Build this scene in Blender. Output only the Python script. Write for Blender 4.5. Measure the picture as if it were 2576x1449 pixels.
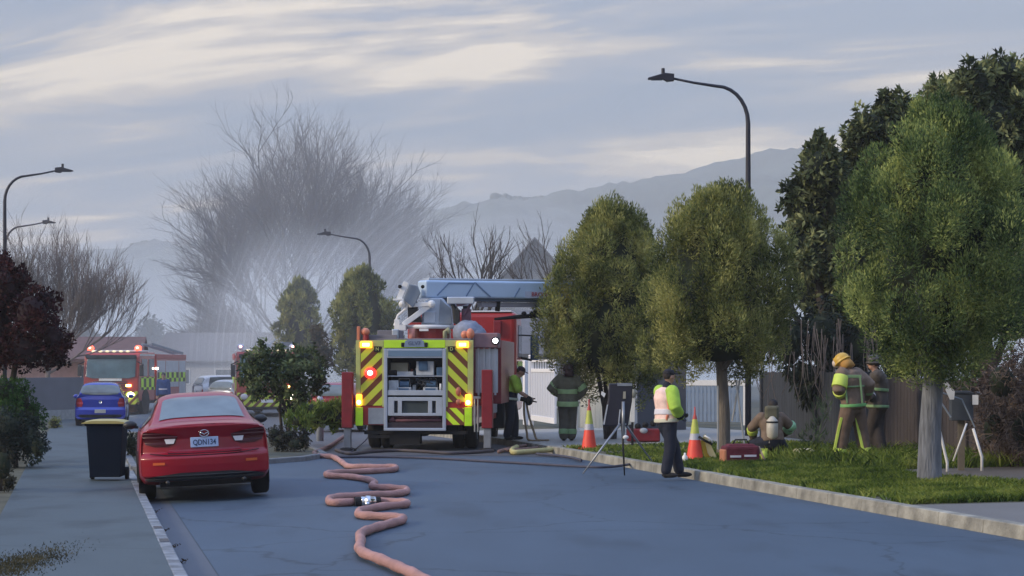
import bpy, math, random
import numpy as np
from mathutils import Vector, Matrix
for o in list(bpy.data.objects): bpy.data.objects.remove(o)
sc = bpy.context.scene
COL = sc.collection
R = math.radians
random.seed(7); rng = np.random.default_rng(7)

# ---------------------------------------------------------------- camera, sky, sun, exposure
F = 5000.0; HZ = 924.0; CX = 1288.0; CH = 1.8     # focal length, horizon row, centre column (2576 px wide picture), eye height
cam_d = bpy.data.cameras.new('camera'); cam = bpy.data.objects.new('camera', cam_d); COL.objects.link(cam)
cam.location = (0, 0, CH); cam.rotation_euler = (R(90), 0, 0)
cam_d.sensor_width = 36; cam_d.lens = F / 2576 * 36; cam_d.shift_y = (HZ - 724.5) / 2576
cam_d.clip_end = 9000; cam_d.clip_start = 0.5
sc.camera = cam
SUN_EL, SUN_AZ = 24, -108         # azimuth from +Y towards +X
w = bpy.data.worlds.new('World'); sc.world = w; w.use_nodes = True
nt = w.node_tree; nt.nodes.clear()
def N(t, **k):
    n = nt.nodes.new(t)
    for a, b in k.items(): setattr(n, a, b)
    return n
def math_n(tree, op, a, b=None, c=None):
    n = tree.nodes.new('ShaderNodeMath'); n.operation = op
    for i, v in enumerate((a, b, c)):
        if v is None: continue
        if isinstance(v, (int, float)): n.inputs[i].default_value = v
        else: tree.links.new(v, n.inputs[i])
    return n.outputs[0]
M_ = lambda op, a, b=None, c=None: math_n(nt, op, a, b, c)
L = nt.links.new
sky = N('ShaderNodeTexSky', sky_type='NISHITA', sun_disc=False)
sky.sun_elevation = R(SUN_EL); sky.sun_rotation = R(SUN_AZ)
sky.air_density = 1.5; sky.dust_density = 2.0
tc = N('ShaderNodeTexCoord'); sp = N('ShaderNodeSeparateXYZ'); L(tc.outputs['Generated'], sp.inputs[0])
zc = M_('MAXIMUM', sp.outputs[2], 0.0)
den = M_('ADD', zc, 0.10)
u = M_('DIVIDE', sp.outputs[0], den); v = M_('DIVIDE', sp.outputs[1], den)
def comb(a, b, c=0.0):
    n = N('ShaderNodeCombineXYZ')
    for i, q in enumerate((a, b, c)):
        if isinstance(q, (int, float)): n.inputs[i].default_value = q
        else: L(q, n.inputs[i])
    return n.outputs[0]
uu = M_('ADD', M_('MULTIPLY', u, 0.62), M_('MULTIPLY', v, 0.12)); vv = M_('ADD', M_('MULTIPLY', v, 1.12), M_('MULTIPLY', u, 0.42))
n1 = N('ShaderNodeTexNoise'); n1.inputs['Scale'].default_value = 1.75; n1.inputs['Detail'].default_value = 6; n1.inputs['Roughness'].default_value = 0.56; n1.inputs['Distortion'].default_value = 0.55
L(comb(M_('ADD', uu, 7.3), M_('ADD', vv, 1.6)), n1.inputs['Vector'])
n2 = N('ShaderNodeTexNoise'); n2.inputs['Scale'].default_value = 0.9; n2.inputs['Detail'].default_value = 3
L(comb(M_('ADD', uu, 1.0), M_('ADD', M_('MULTIPLY', vv, 1.0), 9.0)), n2.inputs['Vector'])
rp = N('ShaderNodeValToRGB'); e = rp.color_ramp; e.interpolation = 'EASE'
cs = [(0.25, (0.23, 0.29, 0.39)), (0.40, (0.30, 0.335, 0.405)), (0.52, (0.41, 0.405, 0.43)), (0.63, (0.74, 0.62, 0.48)), (0.78, (1.25, 1.02, 0.70))]
e.elements[0].position, e.elements[0].color = cs[0][0], (*cs[0][1], 1)
e.elements[1].position, e.elements[1].color = cs[-1][0], (*cs[-1][1], 1)
for p, c in cs[1:-1]:
    q = e.elements.new(p); q.color = (*c, 1)
L(M_('ADD', 0.5, M_('MULTIPLY', M_('SUBTRACT', M_('ADD', M_('MULTIPLY', n1.outputs[0], 0.75), M_('MULTIPLY', n2.outputs[0], 0.35)), 0.556), 2.5)), rp.inputs[0])
# overcast: the cloud layer is brighter and bluer overhead than near the horizon
gain = M_('ADD', 0.41, M_('MULTIPLY', M_('POWER', zc, 0.9), 0.85))
mixo = N('ShaderNodeMix', data_type='RGBA', blend_type='MIX')
L(M_('MULTIPLY', M_('SMOOTH_MIN', zc, 0.8, 0.1), 1.0), mixo.inputs[0])
L(rp.outputs[0], mixo.inputs[6]); mixo.inputs[7].default_value = (0.34, 0.53, 0.98, 1)
sc1 = N('ShaderNodeVectorMath', operation='SCALE'); L(mixo.outputs[2], sc1.inputs[0]); L(gain, sc1.inputs[3])
sc2 = N('ShaderNodeVectorMath', operation='SCALE'); L(sky.outputs[0], sc2.inputs[0]); sc2.inputs[3].default_value = 1.0
bg1 = N('ShaderNodeBackground'); L(sky.outputs[0], bg1.inputs[0]); bg1.inputs[1].default_value = 0.08
bg2 = N('ShaderNodeBackground'); L(sc1.outputs[0], bg2.inputs[0]); bg2.inputs[1].default_value = 1.0
mx = N('ShaderNodeMixShader'); mx.inputs[0].default_value = 0.88
L(bg1.outputs[0], mx.inputs[1]); L(bg2.outputs[0], mx.inputs[2])
ow = N('ShaderNodeOutputWorld'); L(mx.outputs[0], ow.inputs[0])
sd = bpy.data.lights.new('sun', 'SUN'); sd.energy = 1.5; sd.angle = R(12); sd.color = (1.0, 0.82, 0.58)
so = bpy.data.objects.new('sun', sd); COL.objects.link(so)
dv = Vector((math.sin(R(SUN_AZ)) * math.cos(R(SUN_EL)), math.cos(R(SUN_AZ)) * math.cos(R(SUN_EL)), math.sin(R(SUN_EL))))
so.rotation_euler = dv.to_track_quat('Z', 'Y').to_euler(); so.location = dv * 60
sc.cycles.volume_bounces = 3
sc.view_settings.view_transform = 'Standard'; sc.view_settings.look = 'None'
sc.view_settings.exposure = 0.75; sc.view_settings.gamma = 1.0

# ---------------------------------------------------------------- helpers
RD = 0.2176                                            # the road drifts left by this much per metre of depth
def smooth(a, b, x):
    t = min(1, max(0, (x - a) / (b - a))); return t * t * (3 - 2 * t)
def gz(Y): return -0.2 * smooth(44, 66, Y)
def P(px, py, Y): return Vector(((px - CX) / F * Y, Y, CH - (py - HZ) / F * Y))
def GP(px, py, z=0.0):
    s = (py - HZ) / (CH - z); Y = F / s
    return Vector(((px - CX) / s, Y, z))
def LY(lat, Y, z=0.0): return Vector((lat - RD * Y, Y, z))
def vz(lat, Y): return gz(Y) + 0.10 + 0.025 * min(6.5, max(0, lat - 10.1))
def at(px, Y, z=None):
    X = (px - CX) / F * Y; lat = X + RD * Y
    return Vector((X, Y, (vz(lat, Y) if lat > 10.1 else gz(Y)) if z is None else z))

MATS = {}
def mat(name, col, rough=0.6, metal=0.0, var=0.12, scale=6.0, bump=0.0, bscale=40.0, emit=None, es=0.0, coat=0.0, stretch=None, spec=0.5):
    if name in MATS: return MATS[name]
    m = bpy.data.materials.new(name); m.use_nodes = True; t = m.node_tree
    b = t.nodes['Principled BSDF']; b.inputs['Roughness'].default_value = rough; b.inputs['Metallic'].default_value = metal
    b.inputs['Specular IOR Level'].default_value = spec
    if coat: b.inputs['Coat Weight'].default_value = coat; b.inputs['Coat Roughness'].default_value = 0.08
    co = t.nodes.new('ShaderNodeTexCoord').outputs['Object']
    if stretch:
        mp = t.nodes.new('ShaderNodeMapping'); mp.inputs['Scale'].default_value = stretch; t.links.new(co, mp.inputs[0]); co = mp.outputs[0]
    n = t.nodes.new('ShaderNodeTexNoise'); n.inputs['Scale'].default_value = scale; n.inputs['Detail'].default_value = 5; t.links.new(co, n.inputs['Vector'])
    mr = t.nodes.new('ShaderNodeMapRange'); t.links.new(n.outputs[0], mr.inputs[0])
    mr.inputs[1].default_value = 0.25; mr.inputs[2].default_value = 0.75; mr.inputs[3].default_value = 1 - var; mr.inputs[4].default_value = 1 + var
    s = t.nodes.new('ShaderNodeVectorMath'); s.operation = 'SCALE'; s.inputs[0].default_value = col[:3]; t.links.new(mr.outputs[0], s.inputs[3])
    t.links.new(s.outputs[0], b.inputs['Base Color'])
    if bump:
        n2 = t.nodes.new('ShaderNodeTexNoise'); n2.inputs['Scale'].default_value = bscale; n2.inputs['Detail'].default_value = 4; t.links.new(co, n2.inputs['Vector'])
        bp = t.nodes.new('ShaderNodeBump'); bp.inputs['Strength'].default_value = bump; bp.inputs['Distance'].default_value = 0.03
        t.links.new(n2.outputs[0], bp.inputs['Height']); t.links.new(bp.outputs[0], b.inputs['Normal'])
    if emit: b.inputs['Emission Color'].default_value = (*emit, 1); b.inputs['Emission Strength'].default_value = es
    MATS[name] = m; return m
def leafmat(name, c0, c1, c2=None, trans=0.25, nscale=2.2):
    m = bpy.data.materials.new(name); m.use_nodes = True; t = m.node_tree; t.nodes.clear()
    a = t.nodes.new('ShaderNodeAttribute'); a.attribute_name = 'v'
    co = t.nodes.new('ShaderNodeTexCoord').outputs['Object']
    n = t.nodes.new('ShaderNodeTexNoise'); n.inputs['Scale'].default_value = nscale; n.inputs['Detail'].default_value = 2; t.links.new(co, n.inputs['Vector'])
    f = math_n(t, 'ADD', math_n(t, 'MULTIPLY', a.outputs['Fac'], 0.5), math_n(t, 'SUBTRACT', math_n(t, 'MULTIPLY', n.outputs[0], 2.4), 0.95))
    r = t.nodes.new('ShaderNodeValToRGB'); r.color_ramp.elements[0].color = (*c0, 1); r.color_ramp.elements[1].color = (*c1, 1)
    if c2: q = r.color_ramp.elements.new(0.5); q.color = (*c1, 1); r.color_ramp.elements[2].color = (*c2, 1)
    t.links.new(f, r.inputs[0])
    d = t.nodes.new('ShaderNodeBsdfPrincipled'); d.inputs['Roughness'].default_value = 0.6; d.inputs['Specular IOR Level'].default_value = 0.12
    t.links.new(r.outputs[0], d.inputs['Base Color'])
    tr = t.nodes.new('ShaderNodeBsdfTranslucent'); t.links.new(r.outputs[0], tr.inputs[0])
    x = t.nodes.new('ShaderNodeMixShader'); x.inputs[0].default_value = trans
    t.links.new(d.outputs[0], x.inputs[1]); t.links.new(tr.outputs[0], x.inputs[2])
    o = t.nodes.new('ShaderNodeOutputMaterial'); t.links.new(x.outputs[0], o.inputs[0]); return m
def glow(name, col, s):
    return mat(name, tuple(min(1, c) for c in col), 0.3, 0, 0.0, emit=col, es=s)

def tag(o, label=None, cat=None, group=None, kind=None):
    if label: o['label'] = label
    if cat: o['category'] = cat
    if group: o['group'] = group
    if kind: o['kind'] = kind
    return o
def thing(name, label, cat, loc=(0, 0, 0), rz=0.0, group=None):
    o = bpy.data.objects.new(name, None); COL.objects.link(o); o.empty_display_size = 0.2
    o.location = loc; o.rotation_euler = (0, 0, rz); return tag(o, label, cat, group)
def dup(root, loc, rz, label, group=None):
    def cp(o, par):
        c = o.copy(); COL.objects.link(c)
        if par: c.parent = par
        for ch in o.children: cp(ch, c)
        return c
    r = cp(root, None); r.location = loc; r.rotation_euler = (0, 0, rz); r['label'] = label
    if group: r['group'] = group
    return r
class MB:
    def __init__(s): s.v = []; s.f = []; s.m = []; s.mi = 0
    def add(s, vs, fs):
        o = len(s.v); s.v += [tuple(p) for p in vs]
        for f in fs: s.f.append([i + o for i in f]); s.m.append(s.mi)
        return s
    def box(s, c, d, rot=None):
        x, y, z = (k / 2 for k in d)
        vs = [Vector((a * x, b * y, e * z)) for a in (-1, 1) for b in (-1, 1) for e in (-1, 1)]
        if rot is not None: vs = [rot @ q for q in vs]
        c = Vector(c); vs = [q + c for q in vs]
        return s.add(vs, [(0, 1, 3, 2), (4, 6, 7, 5), (0, 4, 5, 1), (2, 3, 7, 6), (0, 2, 6, 4), (1, 5, 7, 3)])
    def bx(s, x0, x1, y0, y1, z0, z1): return s.box(((x0 + x1) / 2, (y0 + y1) / 2, (z0 + z1) / 2), (x1 - x0, y1 - y0, z1 - z0))
    def bar(s, a, b, w_, h_=None, up=(0, 0, 1)):
        a = Vector(a); b = Vector(b); d = b - a; l = d.length
        if l < 1e-6: return s
        d.normalize(); u_ = Vector(up); x = d.cross(u_)
        if x.length < 1e-3: x = d.cross(Vector((1, 0, 0)))
        x.normalize(); z = x.cross(d)
        return s.box((a + b) / 2, (w_, l, h_ or w_), Matrix((x, d, z)).transposed())
    def tube(s, pts, r, n=8, caps=True, ell=None):
        pts = [Vector(p) for p in pts]; k = len(pts)
        rs = r if isinstance(r, (list, tuple)) else [r] * k
        pv = None; vs = []
        for i, p in enumerate(pts):
            d = (pts[min(i + 1, k - 1)] - pts[max(i - 1, 0)])
            if d.length < 1e-9: d = Vector((0, 0, 1))
            d.normalize()
            if pv is None:
                pv = d.orthogonal().normalized() if ell is None else (ell - d * ell.dot(d)).normalized()
            else:
                pv = pv - d * pv.dot(d)
                pv = pv.normalized() if pv.length > 1e-6 else d.orthogonal().normalized()
            q = d.cross(pv)
            ra, rb = rs[i] if isinstance(rs[i], (tuple, list)) else (rs[i], rs[i])
            for j in range(n):
                t = 2 * math.pi * j / n; vs.append(p + pv * (ra * math.cos(t)) + q * (rb * math.sin(t)))
        fs = [(i * n + j, i * n + (j + 1) % n, (i + 1) * n + (j + 1) % n, (i + 1) * n + j) for i in range(k - 1) for j in range(n)]
        if caps: fs += [tuple(range(n))[::-1], tuple((k - 1) * n + j for j in range(n))]
        return s.add(vs, fs)
    def cyl(s, a, b, r0, r1=None, n=16): return s.tube([a, b], [r0, r0 if r1 is None else r1], n)
    def ball(s, c, r, n=12, m=8, rot=None):
        r = (r, r, r) if isinstance(r, (int, float)) else r; c = Vector(c); vs = []
        for i in range(m + 1):
            ph = math.pi * i / m
            for j in range(n):
                t = 2 * math.pi * j / n
                q = Vector((r[0] * math.sin(ph) * math.cos(t), r[1] * math.sin(ph) * math.sin(t), r[2] * math.cos(ph)))
                vs.append(c + (rot @ q if rot is not None else q))
        return s.add(vs, [(i * n + j, (i + 1) * n + j, (i + 1) * n + (j + 1) % n, i * n + (j + 1) % n) for i in range(m) for j in range(n)])
    def grid(s, rows, flip=False):
        n = len(rows[0]); vs = [p for r_ in rows for p in r_]
        fs = [(i * n + j, i * n + j + 1, (i + 1) * n + j + 1, (i + 1) * n + j) for i in range(len(rows) - 1) for j in range(n - 1)]
        return s.add(vs, [f[::-1] for f in fs] if flip else fs)
    def prism(s, pts, d):
        d = Vector(d); n = len(pts); a = [Vector(p) for p in pts]
        return s.add(a + [p + d for p in a], [tuple(range(n))[::-1], tuple(range(n, 2 * n))] + [(i, (i + 1) % n, n + (i + 1) % n, n + i) for i in range(n)])
    def lathe(s, prof, c=(0, 0, 0), axis='z', n=24):
        c = Vector(c); vs = []
        for r_, h in prof:
            for j in range(n):
                t = 2 * math.pi * j / n; x, y = r_ * math.cos(t), r_ * math.sin(t)
                vs.append(c + (Vector((x, y, h)) if axis == 'z' else Vector((h, x, y)) if axis == 'x' else Vector((x, h, y))))
        return s.add(vs, [(i * n + j, i * n + (j + 1) % n, (i + 1) * n + (j + 1) % n, (i + 1) * n + j) for i in range(len(prof) - 1) for j in range(n)])
    def build(s, name, mats, parent=None, smooth_=False, bevel=0.0, rem=0.0, label=None, seg=2):
        me = bpy.data.meshes.new(name); me.from_pydata(s.v, [], s.f)
        if not isinstance(mats, (list, tuple)): mats = [mats]
        for q in mats: me.materials.append(q)
        if len(mats) > 1: me.polygons.foreach_set('material_index', s.m)
        if smooth_: me.polygons.foreach_set('use_smooth', [True] * len(s.f))
        me.update(); o = bpy.data.objects.new(name, me); COL.objects.link(o)
        if parent: o.parent = parent
        if bevel:
            b = o.modifiers.new('b', 'BEVEL'); b.width = bevel; b.segments = seg; b.limit_method = 'ANGLE'; b.angle_limit = R(40)
        if rem:
            b = o.modifiers.new('r', 'REMESH'); b.mode = 'VOXEL'; b.voxel_size = rem; b.use_smooth_shade = True
            b = o.modifiers.new('s', 'SMOOTH'); b.factor = 0.5; b.iterations = 3
        if label: o['label'] = label
        return o
def text(name, s, size, m, parent, loc, rot=(R(90), 0, 0), ext=0.003, sx=1.0, label=None):
    c = bpy.data.curves.new(name, 'FONT'); c.body = s; c.size = size; c.extrude = ext; c.align_x = 'CENTER'; c.align_y = 'CENTER'; c.resolution_u = 3; c.offset = size * 0.012
    t = bpy.data.objects.new(name, c); COL.objects.link(t); bpy.context.view_layer.update()
    me = bpy.data.meshes.new_from_object(t.evaluated_get(bpy.context.evaluated_depsgraph_get()))
    bpy.data.objects.remove(t); me.name = name; me.materials.clear(); me.materials.append(m)
    o = bpy.data.objects.new(name, me); COL.objects.link(o); o.parent = parent; o.location = loc; o.rotation_euler = rot; o.scale = (sx, 1, 1)
    if label: o['label'] = label
    return o
def fast(name, V, Q, m, parent=None, vattr=None, smooth_=False):
    V = np.asarray(V, dtype=np.float32).reshape(-1, 3); Q = np.asarray(Q, dtype=np.int32); k = Q.shape[1]
    me = bpy.data.meshes.new(name); me.vertices.add(len(V)); me.vertices.foreach_set('co', V.ravel())
    me.loops.add(Q.size); me.loops.foreach_set('vertex_index', Q.ravel())
    me.polygons.add(len(Q)); me.polygons.foreach_set('loop_start', np.arange(len(Q), dtype=np.int32) * k)
    me.polygons.foreach_set('loop_total', np.full(len(Q), k, dtype=np.int32))
    if vattr is not None:
        a = me.attributes.new('v', 'FLOAT', 'POINT'); a.data.foreach_set('value', np.asarray(vattr, dtype=np.float32))
    me.materials.append(m); me.update(calc_edges=True); me.validate()
    o = bpy.data.objects.new(name, me); COL.objects.link(o)
    if parent: o.parent = parent
    return o
def norm(a): return a / (np.linalg.norm(a, axis=1, keepdims=True) + 1e-9)
def leaves(name, C, D, lw, ll, m, parent=None):
    """one leaf (diamond quad) per row: centre C, growth direction D"""
    n = len(C); D = norm(D + rng.normal(0, 0.45, (n, 3))); S = norm(np.cross(D, rng.normal(0, 1, (n, 3))))
    s = rng.uniform(0.6, 1.35, (n, 1)); l = ll * s; w_ = lw * s
    V = np.stack([C - D * l / 2, C + S * w_ / 2 - D * l * 0.05, C + D * l / 2, C - S * w_ / 2 - D * l * 0.05], 1)
    Q = np.arange(4 * n).reshape(n, 4)
    return fast(name, V.reshape(-1, 3), Q, m, parent, np.repeat(rng.uniform(0, 1, n), 4))
def catmull(pts, k=6):
    pts = [Vector(p) for p in pts]; out = []
    for i in range(len(pts) - 1):
        a, b, c, d = pts[max(i - 1, 0)], pts[i], pts[i + 1], pts[min(i + 2, len(pts) - 1)]
        for j in range(k):
            t = j / k
            out.append(0.5 * ((2 * b) + (c - a) * t + (2 * a - 5 * b + 4 * c - d) * t * t + (3 * b - a - 3 * c + d) * t ** 3))
    return out + [pts[-1]]

# ---------------------------------------------------------------- materials
black = mat('black_rubber', (0.008, 0.008, 0.010), 0.85, var=0.2)
blkplastic = mat('black_plastic', (0.018, 0.019, 0.022), 0.45)
chrome = mat('chrome', (0.6, 0.62, 0.65), 0.18, 1.0)
steel = mat('grey_steel', (0.30, 0.32, 0.35), 0.42, 0.6, var=0.2)
alu = mat('aluminium', (0.50, 0.55, 0.62), 0.38, 0.5, var=0.12, scale=3)
greyp = mat('grey_paint', (0.22, 0.26, 0.31), 0.5)
truckred = mat('fire_engine_red', (0.33, 0.022, 0.022), 0.3, var=0.15, scale=2, coat=0.4)
darkred = mat('dark_red_paint', (0.20, 0.014, 0.022), 0.4, var=0.2)
lime = mat('fluorescent_lime', (0.50, 0.80, 0.03), 0.5, var=0.08)
white = mat('white_paint', (0.75, 0.75, 0.74), 0.4, var=0.06)
glassd = mat('dark_glass', (0.05, 0.075, 0.09), 0.08, var=0.3, scale=3, spec=0.8)
amber = glow('amber_lamp', (1.0, 0.32, 0.02), 2.6); redl = glow('red_lamp', (1.0, 0.02, 0.015), 2.2); whl = glow('white_lamp', (1.0, 0.9, 0.72), 8)
amberhot = glow('amber_bulb', (1.0, 0.66, 0.16), 7); redhot = glow('red_bulb', (1.0, 0.40, 0.34), 3.5)
amberoff = mat('orange_reflector', (0.55, 0.10, 0.02), 0.35)
# ---------------------------------------------------------------- ground, road, kerbs
def asphalt(name, c, patch=0.16):
    m = bpy.data.materials.new(name); m.use_nodes = True; t = m.node_tree; b = t.nodes['Principled BSDF']
    co = t.nodes.new('ShaderNodeTexCoord').outputs['Object']
    def nz(s, d, st=(1, 1, 1)):
        mp = t.nodes.new('ShaderNodeMapping'); mp.inputs['Scale'].default_value = st; t.links.new(co, mp.inputs[0])
        n = t.nodes.new('ShaderNodeTexNoise'); n.inputs['Scale'].default_value = s; n.inputs['Detail'].default_value = d; t.links.new(mp.outputs[0], n.inputs['Vector']); return n.outputs[0]
    f = math_n(t, 'MULTIPLY', nz(0.35, 4, (1, 0.35, 1)), patch * 2)
    g = math_n(t, 'MULTIPLY', nz(1.7, 5, (1, 0.5, 1)), 0.20)
    h = math_n(t, 'MULTIPLY', nz(90, 3), 0.42)
    s = math_n(t, 'ADD', math_n(t, 'ADD', f, g), math_n(t, 'ADD', h, 1 - patch - 0.31))
    if name == 'asphalt':      # worn wheel tracks, damp and oily stains, old repair seams
        st_ = t.nodes.new('ShaderNodeMapRange'); t.links.new(nz(0.55, 5, (1.6, .5, 1)), st_.inputs[0]); st_.inputs[1].default_value = .56; st_.inputs[2].default_value = .70; st_.inputs[3].default_value = 1.0; st_.inputs[4].default_value = .72
        vo = t.nodes.new('ShaderNodeTexVoronoi'); vo.feature = 'DISTANCE_TO_EDGE'; vo.inputs['Scale'].default_value = .22; vo.inputs['Randomness'].default_value = 1
        dn = t.nodes.new('ShaderNodeVectorMath'); dn.operation = 'ADD'; t.links.new(co, dn.inputs[0]); cb = t.nodes.new('ShaderNodeCombineXYZ'); t.links.new(math_n(t, 'MULTIPLY', nz(2.2, 4), .7), cb.inputs[0]); t.links.new(math_n(t, 'MULTIPLY', nz(1.6, 4), .7), cb.inputs[1]); t.links.new(cb.outputs[0], dn.inputs[1]); t.links.new(dn.outputs[0], vo.inputs['Vector'])
        ck = t.nodes.new('ShaderNodeMapRange'); t.links.new(vo.outputs['Distance'], ck.inputs[0]); ck.inputs[1].default_value = .002; ck.inputs[2].default_value = .007; ck.inputs[3].default_value = .62; ck.inputs[4].default_value = 1
        s = math_n(t, 'MULTIPLY', math_n(t, 'MULTIPLY', s, st_.outputs[0]), ck.outputs[0])
    if name == 'concrete_path':
        sy = t.nodes.new('ShaderNodeSeparateXYZ'); t.links.new(co, sy.inputs[0]); fr_ = math_n(t, 'FRACT', math_n(t, 'DIVIDE', math_n(t, 'ADD', sy.outputs[1], math_n(t, 'MULTIPLY', sy.outputs[0], .22)), 3.1)); jt = math_n(t, 'GREATER_THAN', fr_, .008)
        s = math_n(t, 'MULTIPLY', s, math_n(t, 'ADD', .5, math_n(t, 'MULTIPLY', jt, .5)))
        st_ = t.nodes.new('ShaderNodeMapRange'); t.links.new(nz(0.9, 5, (1, .6, 1)), st_.inputs[0]); st_.inputs[1].default_value = .5; st_.inputs[2].default_value = .66; st_.inputs[3].default_value = 1.05; st_.inputs[4].default_value = .70; s = math_n(t, 'MULTIPLY', s, st_.outputs[0])
    v = t.nodes.new('ShaderNodeVectorMath'); v.operation = 'SCALE'; v.inputs[0].default_value = c; t.links.new(s, v.inputs[3])
    t.links.new(v.outputs[0], b.inputs['Base Color'])
    b.inputs['Roughness'].default_value = 0.62; b.inputs['Specular IOR Level'].default_value = 0.3
    bp = t.nodes.new('ShaderNodeBump'); bp.inputs['Strength'].default_value = 0.35; bp.inputs['Distance'].default_value = 0.01
    t.links.new(nz(120, 3), bp.inputs['Height']); t.links.new(bp.outputs[0], b.inputs['Normal']); return m
asph = asphalt('asphalt', (0.055, 0.086, 0.126), .36)
asph2 = asphalt('worn_asphalt', (0.085, 0.09, 0.10))
pathm = asphalt('concrete_path', (0.065, 0.088, 0.100), 0.2)
concrete = asphalt('driveway_concrete', (0.30, 0.29, 0.265), 0.12)
kerbm = mat('kerb_concrete', (0.27, 0.26, 0.22), 0.85, var=0.5, scale=3.5, bump=0.5, bscale=25)
litter = asphalt('brown_leaf_litter', (0.13, 0.11, 0.09), 0.25)
soil = mat('verge_soil', (0.075, 0.075, 0.05), 0.95, var=0.4, scale=2.5, bump=0.6, bscale=12)
lawn = mat('lawn', (0.07, 0.11, 0.03), 0.9, var=0.4, scale=3, bump=0.5, bscale=20)

def cross(lat):
    z = -0.036 * (3.2 - lat) if lat < 3.2 else 0.0
    if lat > 8.2: z -= 0.02 * (lat - 8.2)
    return z
YS = [4, 8, 12, 15, 18, 21, 24, 27, 30, 33, 36, 39, 42, 45, 48, 51, 54, 57, 60, 63, 66, 70, 80, 100, 130, 170, 230]
def strip(name, lats, zf, m, kind='structure', ys=YS):
    mb = MB(); mb.grid([[LY(l, Y, zf(l, Y)) for l in lats] for Y in ys], flip=True)
    o = mb.build(name, m, smooth_=True); tag(o, kind=kind); return o
strip('road', [1.25, 1.8, 2.5, 3.2, 5, 7, 8.2, 9, 10.02], lambda l, Y: gz(Y) + cross(l), asph)
strip('verge', [10.2, 11, 12, 13, 14, 15, 16.6, 20, 30, 80], lambda l, Y: vz(l, Y), soil)
strip('footpath', [-0.95, -0.3, 0.4, 0.80], lambda l, Y: gz(Y) + 0.03, pathm)
strip('garden_ground', [-90, -40, -12, -4, -0.95], lambda l, Y: gz(Y) + 0.025, soil)
strip('gutter', [0.92, 1.0, 1.25], lambda l, Y: gz(Y) + (-0.075 if l > 0.95 else -0.08), asphalt('gutter_concrete', (0.085, 0.10, 0.125), .3))
mb = MB(); mb.grid([[Vector((x, y, -0.75)) for x in (-3500, -300, -50, 50, 300, 3500)] for y in (-50, 100, 400, 1000, 6000)], flip=True)
tag(mb.build('ground', lawn), kind='structure')
# concrete kerbs in cast lengths
def kerb(name, l0, l1, z0, z1, ya, yb, step, m, lean=0.02):
    mb = MB(); y = ya
    while y < yb:
        e = min(y + step, yb) - 0.010; j = random.uniform(-0.002, 0.002); g0, g1 = gz(y), gz(e)
        q = []
        for Y, g in ((y, g0), (e, g1)):
            q += [LY(l0 + j, Y, g + z0), LY(l0 + lean + j, Y, g + z1 + j), LY(l1 + j, Y, g + z1 + j), LY(l1 + j, Y, g + z0)]
        mb.add(q, [(0, 1, 2, 3), (4, 7, 6, 5), (0, 4, 5, 1), (1, 5, 6, 2), (2, 6, 7, 3), (3, 7, 4, 0)])
        y += step
    return tag(mb.build(name, m, bevel=0.012), kind='structure')
kerb('kerb', 10.03, 10.22, -0.10, 0.115, 6, 160, 1.15, kerbm)
kerb('kerb', 0.80, 0.925, -0.12, 0.034, 6, 34.0, 0.95, mat('kerb_pale', (0.19, 0.21, 0.235), 0.8, var=0.6, scale=4, bump=0.6, bscale=18), lean=0.0)
kerb('kerb', 0.80, 0.925, -0.12, 0.034, 34.3, 160, 1.5, kerbm, lean=0.0)
# planted island that narrows the road
isl = [LY(0.95, 34.4), LY(1.3, 34.2), LY(3.0, 36.4), LY(4.3, 38.2), LY(4.9, 39.8), LY(5.0, 42), LY(4.9, 47), LY(3.5, 51), LY(0.95, 53)]
mb = MB(); mb.prism([Vector((p.x, p.y, -0.15)) for p in isl], (0, 0, 0.22)); tag(mb.build('island_ground', soil), kind='structure')
mb = MB(); n = len(isl)
for i in range(n):
    a, b = isl[i], isl[(i + 1) % n]; mb.bar(Vector((a.x, a.y, 0.0)), Vector((b.x, b.y, 0.0)), 0.13, 0.19)
tag(mb.build('island_kerb', mat('kerb_dark', (0.16, 0.17, 0.18), 0.85, var=0.3, bump=0.4), bevel=0.02), kind='structure')
def sheet(name, pts, m, lift=0.006, kind='structure'):
    mb = MB(); mb.add([p + Vector((0, 0, lift)) for p in pts], [tuple(range(len(pts)))]); return tag(mb.build(name, m), kind=kind)
def V_(lat, Y, d=0.0): return LY(lat, Y, vz(lat, Y) + d)
def vsheet(name, l0, l1, y0, y1, m, lift=0.005):
    mb = MB(); mb.grid([[V_(l0 + (l1 - l0) * i / 6, y0 + (y1 - y0) * j / 8, lift) for i in range(7)] for j in range(9)], flip=True)
    return tag(mb.build(name, m, smooth_=True), kind='structure')
vsheet('driveway', 10.23, 16.5, 42.4, 56.0, concrete)
vsheet('driveway', 10.23, 12.6, 15.0, 24.4, asphalt('brown_asphalt', (0.16, 0.155, 0.15)))
vsheet('footpath', 12.9, 15.2, 24.6, 34, litter)
# old road surface under the vehicles beyond the island
mb = MB(); ys = [40.4, 42, 44, 47, 50, 55, 60, 66, 80, 100]
mb.grid([[LY(l, Y, gz(Y) + cross(l) + 0.006) for l in (3.2, 5, 7, 8.2, 9, 9.98)] for Y in ys], flip=True)
tag(mb.build('road_patch', asph2, smooth_=True), kind='structure')
crack = mat('tar', (0.02, 0.022, 0.026), 0.4)
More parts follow.
